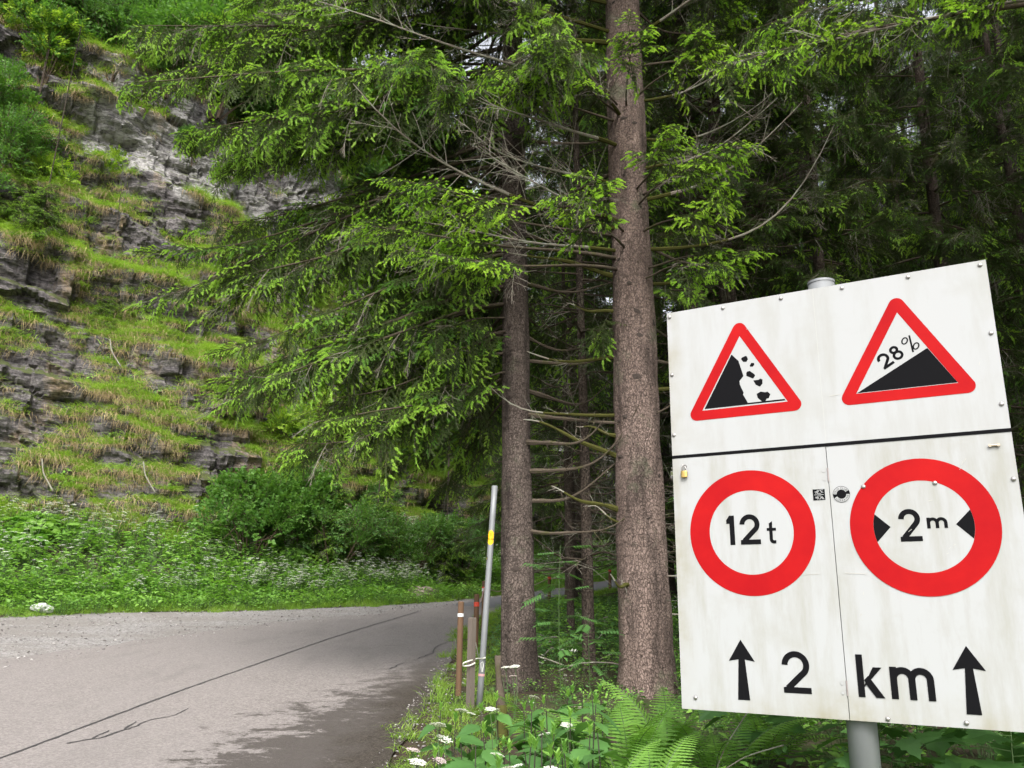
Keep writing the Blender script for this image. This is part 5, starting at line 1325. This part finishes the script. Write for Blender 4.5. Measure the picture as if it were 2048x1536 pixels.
strokes(mb, arc(*rc, 0.0285, 0.0285, 28, 178, 24), 0.0145, 0.0015, mat=1); strokes(mb, arc(*rc, 0.0285, 0.0285, 208, 358, 24), 0.0145, 0.0015, mat=1)
rs = spart(mb, 'round_sticker', [M['black'], M['white_print']])
def text_polys(ch, size):
    cu = bpy.data.curves.new('letter', 'FONT'); cu.body = ch; cu.size = size; cu.align_x = 'CENTER'; cu.resolution_u = 3
    ob = bpy.data.objects.new('letter', cu); COL.objects.link(ob)
    dg = bpy.context.evaluated_depsgraph_get(); me = ob.evaluated_get(dg).to_mesh()
    V = np.array([v.co[:] for v in me.vertices]); F = [tuple(p.vertices) for p in me.polygons]
    ob.evaluated_get(dg).to_mesh_clear(); bpy.data.objects.remove(ob); bpy.data.curves.remove(cu)
    return V, F
mb = MB()
def ring_text(word, a0, a1, r, flip):
    for k, ch in enumerate(word):
        if ch == ' ': continue
        a = R(a0 + (a1 - a0) * (k + 0.5) / len(word)); V, F = text_polys(ch, 0.0135)
        V2 = V[:, :2] * [0.9, 1] - [0, 0.0047]; V2 = xf(V2, (rc[0] + r * math.cos(a), rc[1] + r * math.sin(a)), (a - PI / 2) if not flip else (a + PI / 2))
        nb = mb.n; mb.V.append(np.column_stack([V2, np.full(len(V2), 0.0019)])); mb.n += len(V2)
        for f in F: mb.F.setdefault((len(f), 0), []).append(np.array([f]) + nb)
ring_text('VELO CLUB', 176, 30, 0.0285, False); ring_text('LORRAINE', 212, 356, 0.0285, True)
spart(mb, 'lettering', M['black'])
# scratches and graffiti nicks on the board
mb = MB()
for x, y, l, a in [(0.61, 0.62, 0.07, 0.02), (0.79, 0.625, 0.09, -0.06), (0.70, 1.58, 0.004, 1.0), (0.79, 1.452, 0.05, 0.06), (1.30, 1.06, 0.02, 0.9), (1.31, 1.08, 0.018, 1.1), (1.32, 1.09, 0.02, 1.0), (1.21, 0.70, 0.01, 0.5), (1.22, 0.72, 0.012, 0.7), (1.24, 0.735, 0.01, 0.6), (1.07, 0.80, 0.018, 0.6), (1.16, 0.93, 0.02, 0.2), (1.43, 1.52, 0.014, 1.2), (0.42, 1.85, 0.03, 0.03), (0.86, 0.53, 0.012, 1.5)]:
    strokes(mb, [(x, y), (x + l * math.cos(a), y + l * math.sin(a))], 0.0017, 0.0024)
spart(mb, 'scratches', plain('scratch', (0.42, 0.40, 0.36), 0.7))
# padlock hanging on the left edge of the lower flap
lock = empty('padlock', SM @ Vector((0.063, 1.107, 0.012)), 'small brass padlock hanging on the white sign board below the black line', 'padlock')
lock.rotation_euler = SM.to_3x3().to_euler()
mb = MB(); tube(mb, np.array([(0, 0.0, 0), (0, 0.003, 0), (0, 0.030, 0), (0, 0.033, 0)]), [0.0155, 0.0175, 0.0175, 0.0155], 12); V_ = np.concatenate(mb.V); V_[:, 2] *= 0.5; mb.V = [V_]
mb.obj('body', M['brass'], lock)
mb = MB(); P = np.vstack([[(-0.010, 0.033)], [(-0.010, 0.046)], arc(0, 0.046, 0.010, 0.012, 180, 0, 10)[1:], [(0.010, 0.036)]]); tube(mb, np.column_stack([P, 0 * P[:, 0]]), 0.0026, 7)
mb.obj('shackle', M['steel'], lock, True)
mb = MB(); P = arc(0.063, 1.165, 0.010, 0.010, -20, 200, 10); tube(mb, np.column_stack([P, np.linspace(0.001, 0.012, 10)]), 0.002, 6); spart(mb, 'staple', M['steel'])

# ------------------------------------------------------------------ marker post, stakes
def tilted(root_xyz, top_xyz):
    d = Vector(top_xyz) - Vector(root_xyz); return d
pbx, pby = -0.275, 8.6; pz0 = gz(pbx, pby) - 0.1
ptop = Vector((-0.165, 8.62, 2.87)); pd = ptop - Vector((pbx, pby, 0.73)); pbase = Vector((pbx, pby, 0.73)) - pd * ((0.73 - pz0) / pd.z)
mp = empty('marker_post', pbase, 'leaning grey steel pole with a yellow trail plate beside the slim spruce', 'pole')
zx = pd.normalized(); yx = Vector((0, 1, 0)); yx = (yx - zx * yx.dot(zx)).normalized(); xx = yx.cross(zx)
mp.rotation_euler = Matrix(((xx.x, yx.x, zx.x), (xx.y, yx.y, zx.y), (xx.z, yx.z, zx.z))).to_euler(); PL = (ptop - pbase).length; pr = 0.031
mb = MB(); tube(mb, np.array([(0, 0, z) for z in np.linspace(0, PL, 8)]), pr, 16); mb.obj('pole', M['galv'], mp, True)
yz = PL - (1066 - 972) / (1410 - 972) * (ptop - Vector((pbx, pby, 0.73))).length - 0.075
def wrap(mb, poly_uv, r, mat=0, ctr=R(262)):
    """flat outline (around, up) wrapped on the pole"""
    V = [(r * math.cos(ctr + u / r), r * math.sin(ctr + u / r), v) for u, v in poly_uv]; mb.add(V, [list(range(len(V)))], mat)
mb = MB(); hw, hh = 0.034, 0.075; us = np.linspace(-hw, hw, 13)
tops = [(u, hh - max(0, abs(u) - 0.008) * 0.9) for u in us]
for (u0_, v0), (u1_, v1) in zip(tops[:-1], tops[1:]): wrap(mb, [(u0_, -v0), (u1_, -v1), (u1_, v1), (u0_, v0)], pr + 0.0012)
o = mb.obj('trail_plate', plain('yellow_plate', (0.85, 0.48, 0.01), 0.4), mp); o.location = (0, 0, yz)
mb = MB(); xw = -0.052
for ch in 'Wanderweg':
    V, F = text_polys(ch, 0.026); wd = V[:, 0].max() - V[:, 0].min(); V = V - [V[:, 0].min(), 0, 0]
    for f in F: wrap(mb, [(xw + V[i, 0], V[i, 1] - 0.022) for i in f], pr + 0.0022)
    xw += wd + 0.002
for c_ in ((0.0, 0.040), (0.003, 0.022)):
    P = xf(arc(0, 0, 0.0075, 0.006, 30, 330, 10), c_)
    for (a1, b1), (a2, b2) in zip(P[:-1], P[1:]): wrap(mb, [(a1, b1 - 0.002), (a2, b2 - 0.002), (a2, b2 + 0.002), (a1, b1 + 0.002)], pr + 0.002 + 0.0002 * rng.random())
o = mb.obj('lettering', M['black'], bpy.data.objects[o.name])
mb = MB(); P = arc(0, 0, 0.020, 0.022, -100, 95, 12)
for (a1, b1), (a2, b2) in zip(P[:-1], P[1:]): wrap(mb, [(a1 * .75, b1 * .75), (a1, b1), (a2, b2), (a2 * .75, b2 * .75)][::-1], pr + 0.001, 0, R(195))
wrap(mb, [(-0.004, -0.01), (0.012, -0.008), (0.012, 0.008), (-0.004, 0.01)], pr + 0.0006, 1, R(195))
o = mb.obj('old_sticker', [M['black'], plain('faded_yellow', (0.5, 0.42, 0.05), 0.6)], mp); o.location = (0, 0, yz - 0.21)
mb = MB(); tube(mb, np.array([(0, 0, 0.38), (0, 0, 0.40)]), [pr + 0.002] * 2, 16); mb.obj('pink_tape', plain('pink_tape', (0.60, 0.30, 0.30), 0.6), mp)
mb = MB(); P = np.array([(0.0, -pr - 0.004, 0.42), (-0.006, -pr - 0.02, 0.45), (-0.012, -pr - 0.018, 0.50), (0.004, -pr - 0.008, 0.52), (0.012, -pr - 0.01, 0.48), (0.008, -pr - 0.006, 0.42)]); tube(mb, P, 0.005, 5); mb.obj('white_loop', plain('white_plastic', (0.7, 0.7, 0.66), 0.5), mp)
# white strap round pole and the grey stake
def stake(x, y, h, r, m, label, group=None, square=False, lean=(0, 0), bands=(), seg=12):
    root = empty('wooden_stake', (x, y, gz(x, y) - 0.1), label, 'stake', group); H = h + 0.1
    mb = MB(); sg_ = 4 if square else seg
    zs = np.array([0, H * 0.5, H - 0.012, H]); tube(mb, np.stack([lean[0] * zs, lean[1] * zs, zs], 1), [r, r, r, r * 0.86], sg_); mb.obj('shaft', m, root)
    for (z, hgt, bm2) in bands:
        mb = MB(); tube(mb, np.array([(lean[0] * (H - z), lean[1] * (H - z), H - z), (lean[0] * (H - z + hgt), lean[1] * (H - z + hgt), H - z + hgt)]), [r + 0.002] * 2, sg_, 0, False); mb.obj('band', bm2, root)
    return root
def stake_wood(name, c):
    m, t, b = mat(name); n = noise(t, mapping(t, obj_co(t), (30, 30, 2.5)), 1.0, 5, 0.6)
    t.links.new(mixc(t, n, tuple(x * 0.55 for x in c), tuple(x * 1.3 for x in c)), b.inputs['Base Color']); b.inputs['Roughness'].default_value = 0.85; bump(t, b, n, 0.4, 0.004); return m
WB, WG, WD = stake_wood('stake_brown', (0.12, 0.066, 0.034)), stake_wood('stake_grey', (0.13, 0.105, 0.085)), stake_wood('stake_dark', (0.05, 0.045, 0.045))
REFL = plain('reflector', (0.65, 0.65, 0.65), 0.4); REDT = plain('red_tape', (0.62, 0.06, 0.03), 0.5)
s1_ = stake(-0.52, 9.3, 0.96, 0.032, WB, 'round brown wooden stake with a silver band, beside the grey square stake', bands=((0.16, 0.035, REFL),))
s2_ = stake(-0.35, 8.25, 0.86, 0.040, WG, 'weathered grey square wooden stake at the foot of the marker post', square=True)
s3_ = stake(-0.46, 12.2, 0.86, 0.037, WB, 'brown wooden stake with a red band right behind the grey stake', bands=((0.17, 0.06, REDT),))
s4_ = stake(-0.42, 14.4, 0.95, 0.04, WB, 'brown wooden stake with silver and red marks, second behind the grey stake', bands=((0.17, 0.05, REFL), (0.12, 0.02, REDT)))
s5_ = stake(0.02, 18.6, 0.85, 0.04, WD, 'dark thin stake with red tape just left of the slim spruce trunk', bands=((0.2, 0.03, REDT),))
s6_ = stake(1.05, 22.4, 0.75, 0.045, WB, 'orange brown stake beside the far road, seen right of the slim trunk', bands=((0.1, 0.06, REDT),))
s7_ = stake(3.4, 28.8, 0.75, 0.05, WB, 'stake far up the road bend with red tape, between the two trunks', bands=((0.1, 0.06, REDT),))
def cord(name, pts, r, m, label, cat):
    mb = MB(); tube(mb, resample3(pts), r, 5); return tag(mb.obj(name, m, None, True), label, cat)
def resample3(P, k=6):
    P = np.asarray(P, float); t = np.linspace(0, 1, len(P)); u = np.linspace(0, 1, (len(P) - 1) * k + 1)
    Q = np.stack([np.interp(u, t, P[:, i]) for i in range(3)], 1)
    for _ in range(3): Q[1:-1] = 0.25 * Q[:-2] + 0.5 * Q[1:-1] + 0.25 * Q[2:]
    return Q
TAPE = plain('barrier_tape', (0.72, 0.50, 0.46), 0.5, var=0.5, scale=9)
def sag(a, b, d): a, b = np.array(a, float), np.array(b, float); return [a, 0.5 * (a + b) - [0, 0, d], b]
tops = [(-0.46, 12.2, gz(-0.46, 12.2) + 0.76), (-0.42, 14.4, gz(-0.42, 14.4) + 0.84), (0.02, 18.6, gz(0.02, 18.6) + 0.70), (1.05, 22.4, gz(1.05, 22.4) + 0.68), (3.4, 28.8, gz(3.4, 28.8) + 0.68)]
for a, b, lb in zip(tops[:-1], tops[1:], ('red and white tape between the two brown stakes behind the marker post', 'sagging red and white tape running to the dark thin stake', 'red and white tape passing behind the slim spruce trunk', 'red and white tape along the far road bend')):
    cord('barrier_tape', sag(a, b, 0.14), 0.009, TAPE, lb, 'tape')
zz_ = gz(-0.35, 8.25) + 0.47
cord('white_strap', [(-0.255 + 0.03, 8.57, zz_ + 0.01), (-0.25, 8.55, zz_), (-0.30, 8.3, zz_ + 0.015), (-0.36, 8.19, zz_), (-0.42, 8.17, zz_ - 0.02), (-0.425, 8.2, zz_ - 0.05), (-0.36, 8.19, zz_ - 0.045), (-0.31, 8.22, zz_ - 0.02)], 0.0075, plain('strap_white', (0.62, 0.62, 0.52), 0.6), 'off white strap looped round the grey stake and the steel pole', 'strap')
cord('tied_string', [(-0.33, 8.27, gz(-.33, 8.27) + 0.70), (-0.315, 8.35, gz(-.33, 8.27) + 0.62), (-0.29, 8.5, zz_ + 0.02)], 0.004, plain('cord_white', (0.6, 0.6, 0.55), 0.6), 'thin white cord hanging between grey stake and steel pole', 'cord')

# mossy snag by the post
mb = MB(); t = np.linspace(0, 1, 9); rr = 0.045 - 0.022 * t + 0.006 * np.sin(t * 14)
tube(mb, np.stack([0.02 * np.sin(t * 5), 0.01 * t, 0.72 * t - 0.08], 1), rr, 9, 0); tube(mb, np.stack([0.02 * np.sin(t[:5] * 5), 0.01 * t[:5], 0.72 * t[:5] - 0.08], 1), rr[:5] * 1.25, 9, 1)
o = mb.obj('mossy_snag', [M['limb'], M['moss']], None, True); o.location = (-0.06, 6.8, gz(-0.06, 6.8)); tag(o, 'short dead stick with mossy foot in front of the slim spruce', 'stump')

# ------------------------------------------------------------------ plants in front
def frond_mesh(L, npin=22, jag=8):
    """one fern frond along +Y arching over, cut pinnae on both sides"""
    mb = MB(); t = np.linspace(0, 1, 12); ax = np.stack([0.02 * np.sin(t * 4), L * (t - 0.10 * t**3), L * (0.42 * t - 0.50 * t**2.3)], 1)
    tube(mb, ax, np.linspace(0.0045, 0.001, 12), 4, 0, False)
    for k in range(npin):
        u = 0.16 + 0.83 * (k / (npin - 1)) ** 0.95; p = np.array([np.interp(u, t, ax[:, i]) for i in range(3)])
        T = nrm(np.array([np.interp(min(u + .05, 1), t, ax[:, i]) - np.interp(u - .05, t, ax[:, i]) for i in range(3)]))
        pl_ = L * 0.19 * math.sin(PI * (0.14 + 0.84 * u)) ** 0.8 * (1.05 - 0.35 * u)
        X = np.array([1.0, 0, 0]); Nn = nrm(np.cross(X, T))
        for sd in (-1, 1):
            d = nrm(X * sd + T * 0.42 - Nn * 0.10 - np.array([0, 0, 0.12])); w_ = L / npin * 0.30
            q = nrm(np.cross(d, Nn)) * sd; m_ = jag; xs = np.linspace(0, 1, m_ + 1)
            rows = []
            for i, x in enumerate(xs):
                c = p + d * pl_ * x - np.array([0, 0, 0.10 * pl_ * x * x]); ww = w_ * (1 - x) ** 0.55 + 0.0003
                rows += [c + q * ww * (1.12 if i % 2 else 0.72), c + Nn * 0.001, c - q * ww * (1.12 if i % 2 else 0.72)]
            mb.add(rows, grid_faces(m_ + 1, 3), 1)
    return mb.mesh('frond', [M['stem'], M['fern']])
FR = [frond_mesh(0.66, 24), frond_mesh(0.56, 22), frond_mesh(0.74, 26)]
def fern(x, y, n, label, scale=1.0, a0=0.0, group=None):
    root = empty('fern', (x, y, gz(x, y)), label, 'fern', group, a0, scale)
    for k in range(n):
        o = link('frond', FR[k % 3], root); o.rotation_euler = (rng.uniform(0.55, 1.1), rng.uniform(-0.15, 0.15), 2 * PI * k / n + rng.uniform(-.25, .25)); s = rng.uniform(0.8, 1.15); o.scale = (s, s, s)
    return root
for x, y, n, s, lb in [(0.62, 4.6, 9, 1.0, 'bright fern in front of the thick spruce, furthest from the sign'), (0.86, 4.95, 10, 1.05, 'big bright fern right in front of the thick spruce base'), (1.1, 4.75, 9, 0.95, 'fern under the lower left corner of the sign'), (0.62, 4.15, 9, 0.9, 'lowest fern at the bottom edge, left of the sign post'),
                       (0.24, 5.7, 7, 0.9, 'fern with upright fronds in front of the slim spruce base'), (1.5, 5.2, 8, 1.0, 'shaded fern behind the bottom edge of the sign near the post'), (0.5, 5.6, 6, 0.85, 'small fern between the two spruce bases'), (0.42, 4.0, 8, 0.8, 'fern at the bottom edge beside the toothed leaves')]:
    fern(x, y, n, lb, s, rng.uniform(0, 6))

def tooth_leaf(L=0.10, W=0.075):
    """heart shaped leaf with toothed rim, along +Y"""
    mb = MB(); n = 13; xs = np.linspace(0, 1, n); prof = 0.5 * W * np.interp(xs, [0, 0.06, 0.2, 0.35, 0.6, 0.85, 1], [0.35, 0.8, 1.0, 0.95, 0.66, 0.26, 0.0])
    rows = []
    for i, (x, w_) in enumerate(zip(xs, prof)):
        k = 1.07 if i % 2 else 0.90; zc = -0.22 * L * x * x; y_ = x * L - (0.012 if i == 0 else 0)
        if i == n - 1: k = 0; w_ = 0.0005
        rows += [(-w_ * k, y_ + (0.004 if i % 2 else 0), zc + 0.14 * w_), (-w_ * 0.5, y_, zc + 0.13 * w_ + 0.0025), (0, y_, zc), (w_ * 0.5, y_, zc + 0.13 * w_ + 0.0025), (w_ * k, y_ + (0.004 if i % 2 else 0), zc + 0.14 * w_)]
    mb.add(rows, grid_faces(n, 5), 0); return mb.mesh('leaf', M['leaf_nettle'], True)
TL = [tooth_leaf(), tooth_leaf(0.085, 0.07), tooth_leaf(0.12, 0.085)]
def bud_mesh():
    mb = MB()
    for k in range(9):
        a = k * 2.4; d = np.array([math.cos(a) * 0.5, math.sin(a) * 0.5, 1]); leaf_shape(mb, np.array([0, 0, 0.004 * k]), d, np.array([-math.cos(a), -math.sin(a), .6]), 0.035, 0.014, 0)
    return mb.mesh('bud', M['leaf_herb'])
BUD = bud_mesh()
STEMS = {}
def stem_mesh(h, m='stem_dark'):
    k = (round(h, 1), m)
    if k not in STEMS:
        mb = MB(); t = np.linspace(0, 1, 6); tube(mb, np.stack([0.02 * np.sin(t * 3), 0.015 * t, k[0] * t], 1), np.linspace(0.005, 0.0025, 6), 5, 0, False); STEMS[k] = mb.mesh('stem', M[m])
    return STEMS[k]
NG = 'tall plants with toothed heart shaped leaves at the bottom edge'
def nettle(x, y, h, bud=True):
    h = round(h, 1); root = empty('leafy_plant', (x, y, gz(x, y) - 0.02), 'tall plant with toothed heart shaped leaves and a dark stem, bottom edge beside the road', 'plant', NG, rng.uniform(0, 6))
    link('stem', stem_mesh(h), root); nz = max(3, int((h - 0.2) / 0.11))
    for k in range(nz):
        u = 0.3 + 0.68 * (k + 0.5) / nz; z = h * u; sc = 1.75 * (1.05 - 0.55 * u ** 3)
        for q_ in (0, 1):
            a = k * PI / 2 + q_ * PI + rng.uniform(-.35, .35); o = link('leaf', TL[rng.integers(0, 3)], root)
            o.location = (0.02 * math.sin(u * 3) + 0.025 * math.cos(a + PI / 2), 0.015 * u + 0.025 * math.sin(a + PI / 2), z); o.rotation_euler = (rng.uniform(-0.55, 0.15), rng.uniform(-.3, .3), a); s = sc * rng.uniform(0.75, 1.2); o.scale = (s, s, s)
    if bud: o = link('bud', BUD, root); o.location = (0.02 * math.sin(3), 0.015, h)
pts = []
while len(pts) < 60:
    y = rng.uniform(2.7, 5.4); x = rng.uniform(-0.42, 0.85)
    if x < -0.16 * y + 0.08 or x > 0.11 * y - 0.03: continue
    if pts and min(math.hypot(x - a, y - b) for a, b in pts) < 0.12: continue
    pts.append((x, y)); nettle(x, y, rng.uniform(0.42, 0.62) if y > 3.4 else rng.uniform(0.5, 0.66), rng.random() < 0.6)

def umbel_mesh(r, n, pet):
    mb = MB(); umbel(mb, np.array([0.0, 0, 0]), r, 1, n, (0.1, -0.25)); return mb.mesh('flower_head', [M['stem'], M[pet]])
UM = [umbel_mesh(0.042, 46, 'petal'), umbel_mesh(0.034, 34, 'petal'), umbel_mesh(0.038, 40, 'petal_pink')]
UG, UP = 'white umbel flowers among the toothed leaves at the bottom edge', 'pale pink umbel flowers by the verge'
def flower(x, y, ztop, k, label, group=None):
    z0 = gz(x, y); h = max(0.2, round(ztop - z0, 1)); root = empty('umbel_flower', (x, y, ztop - h), label, 'flower', group, rng.uniform(-.5, .5))
    link('stem', stem_mesh(h, 'stem'), root); o = link('flower_head', UM[k], root); o.location = (0.02 * math.sin(3), 0.015, h + 0.03); o.rotation_euler = (rng.normal(0, .14), rng.normal(0, .14), rng.uniform(0, 6)); s = rng.uniform(0.65, 1.2); o.scale = (s, s, s)
for x, y, zt, k in [(-0.42, 4.2, 0.90, 0), (-0.34, 4.3, 1.05, 0), (-0.31, 4.35, 0.98, 1), (-0.30, 4.1, 0.92, 2), (-0.46, 4.4, 0.92, 2), (-0.1, 5.0, 1.05, 0), (-0.07, 5.1, 1.03, 1), (-0.28, 5.4, 1.0, 0), (-0.22, 5.3, 0.99, 1), (-0.05, 3.9, 0.98, 0), (0.0, 3.5, 0.99, 0), (-0.03, 3.5, 0.96, 1), (0.03, 3.6, 0.98, 1), (0.16, 3.3, 1.02, 0),
                     (0.30, 4.6, 1.02, 0), (0.33, 4.62, 0.99, 1), (0.2, 4.7, 0.96, 1), (-0.36, 3.9, 0.88, 1), (-0.38, 3.7, 0.9, 0)]:
    flower(x, y, zt, k, 'white flat topped flower head rising among toothed leaves' if k < 2 else 'pale pink flat topped flower head by the dark verge', UG if k < 2 else UP)
for x, y, zt, k in [(-0.02, 7.6, 1.12, 0), (0.06, 7.6, 1.13, 0), (-0.05, 7.7, 1.04, 2), (0.04, 7.55, 1.05, 2), (0.18, 6.7, 0.92, 1), (0.2, 6.6, 0.97, 1), (0.5, 6.9, 0.88, 2), (0.55, 6.9, 0.87, 2), (0.58, 9.5, 1.2, 1), (0.7, 9.3, 1.2, 1), (0.3, 11.0, 1.35, 1)]:
    flower(x, y, zt, k, 'flat topped flower head in front of the spruce bases', 'flower heads in front of the spruce bases')

# maple seedlings under the sign, rowan seedlings by the trunks
def maple_leaf(L=0.15):
    mb = MB(); leaf_shape(mb, np.array([0.0, 0, 0]), np.array([0, 1.0, 0]), np.array([0, 0, 1.0]), L, L * 0.98, 0, 0.10, 0.18, 1); return mb.mesh('leaf', M['leaf_nettle'])
def rowan_leaf(L=0.2, n=7):
    mb = MB(); tube(mb, np.array([(0, 0, 0), (0, L * .5, 0.01), (0, L, -0.02)]), [0.002, 0.0015, 0.001], 3, 1, False)
    for k in range(n):
        y = L * (0.2 + 0.75 * k / (n - 1))
        for sd in (-1, 1): leaf_shape(mb, np.array([0, y, 0.005]), np.array([sd, 0.55, -0.15]), np.array([0, 0, 1.0]), 0.062, 0.021, 0, 0.1, 0.2)
    leaf_shape(mb, np.array([0, L, -0.02]), np.array([0, 1, -0.2]), np.array([0, 0, 1.0]), 0.06, 0.02, 0)
    return mb.mesh('leaf', [M['leaf_nettle'], M['stem']])
ML = [maple_leaf(), maple_leaf(0.12), maple_leaf(0.18)]; RL = [rowan_leaf(), rowan_leaf(0.17, 6)]
def seedling(name, x, y, h, leaves, nl, label, cat='sapling', group=None, spread=0.22, size=1.0, pitch=(-0.5, 0.2)):
    h = round(h, 1); root = empty(name, (x, y, gz(x, y) - 0.02), label, cat, group, rng.uniform(0, 6)); link('stem', stem_mesh(h, 'stem'), root)
    for k in range(nl):
        u = 0.3 + 0.7 * (k + 0.5) / nl; a = k * 2.4 + rng.uniform(-.3, .3); r = spread * (1.1 - 0.7 * u) * rng.uniform(0.3, 1.0)
        o = link('leaf', leaves[k % len(leaves)], root); c = np.array([0.02 * math.sin(u * 3), 0.015 * u, h * u])
        o.location = (c[0] - math.sin(a) * r, c[1] + math.cos(a) * r, c[2] + 0.1 * r); o.rotation_euler = (rng.uniform(*pitch), rng.uniform(-.3, .3), a); s = size * rng.uniform(0.75, 1.2); o.scale = (s, s, s)
        mb = MB(); tube(mb, np.array([c, np.array(o.location)]), [0.0022, 0.0014], 3, 0, False); mb.obj('leaf_stalk', M['stem'], root)
    return root
MG = 'maple seedlings with broad lobed leaves under the sign'
for x, y, h, n in [(2.35, 4.35, 0.8, 14), (2.05, 4.5, 0.7, 12), (2.75, 4.6, 0.9, 14), (1.95, 5.2, 0.8, 12), (2.5, 5.2, 0.9, 14), (3.0, 5.0, 0.9, 14), (1.75, 4.2, 0.5, 9), (2.2, 3.9, 0.6, 12), (2.6, 4.0, 0.6, 12), (1.5, 5.4, 0.7, 12)]:
    seedling('maple_sapling', x, y, h, ML, n + 8, 'maple seedling with broad lobed leaves below the sign board', 'sapling', MG, 0.36, 1.3)
seedling('rowan_sapling', 0.52, 8.6, 1.5, RL, 20, 'slender rowan sapling with feathered leaves between the two big trunks', spread=0.3, size=1.15)
seedling('rowan_sapling', 2.05, 8.3, 2.3, RL, 26, 'rowan sapling with feathered leaves at the sign side of the thick trunk', spread=0.35, size=1.25)
seedling('rowan_sapling', 0.85, 9.1, 0.8, RL, 14, 'low rowan sapling with dark feathered leaves at the foot of the thick trunk', spread=0.25, size=1.3)
# dry stalks left of the post foot, twigs lying on the forest floor, pale sticks on the cliff
for P, lb in (([(1.02, 4.6, 0.72), (1.10, 4.55, 0.95), (1.22, 4.5, 1.13)], 'dry pale stalk leaning behind the sign post, upper one'), ([(1.02, 4.5, 0.82), (1.18, 4.45, 0.93), (1.36, 4.4, 0.99)], 'dry pale stalk bent low beside the sign post')):
    cord('dry_stalk', P, 0.0035, M['dead'], lb, 'stalk')
for k in range(14):
    x, y = rng.uniform(0.35, 1.6), rng.uniform(9.8, 15); a = rng.uniform(0, PI); l = rng.uniform(0.3, 0.9); z = gz(x, y) + 0.12
    cord('fallen_branch', [(x, y, z), (x + l * .5 * math.cos(a), y + l * .5 * math.sin(a), z + 0.08), (x + l * math.cos(a), y + l * math.sin(a), z + rng.uniform(0, .15))], 0.009, M['dead'], 'dry fallen branch on the forest floor between the two big trunks', 'branch')['group'] = 'dry branches on the forest floor'
for ds, h, lb in ((-5.5, 2.6, 'bare pale stick hanging on the lower cliff, nearest the left edge'), (-3.0, 2.6, 'short bare pale stick on the lower cliff near the big bush'), (-4.2, 6.6, 'thin pale stick among tufts in the middle of the cliff')):
    p = np.array(on_cliff(S_FAULT + ds, h)) + [0.1, -0.35, 0]; cord('bare_stick', [p, p + [0.12, -0.05, -0.4], p + [0.5, -0.1, -0.9]], 0.022, M['dead'], lb, 'branch')
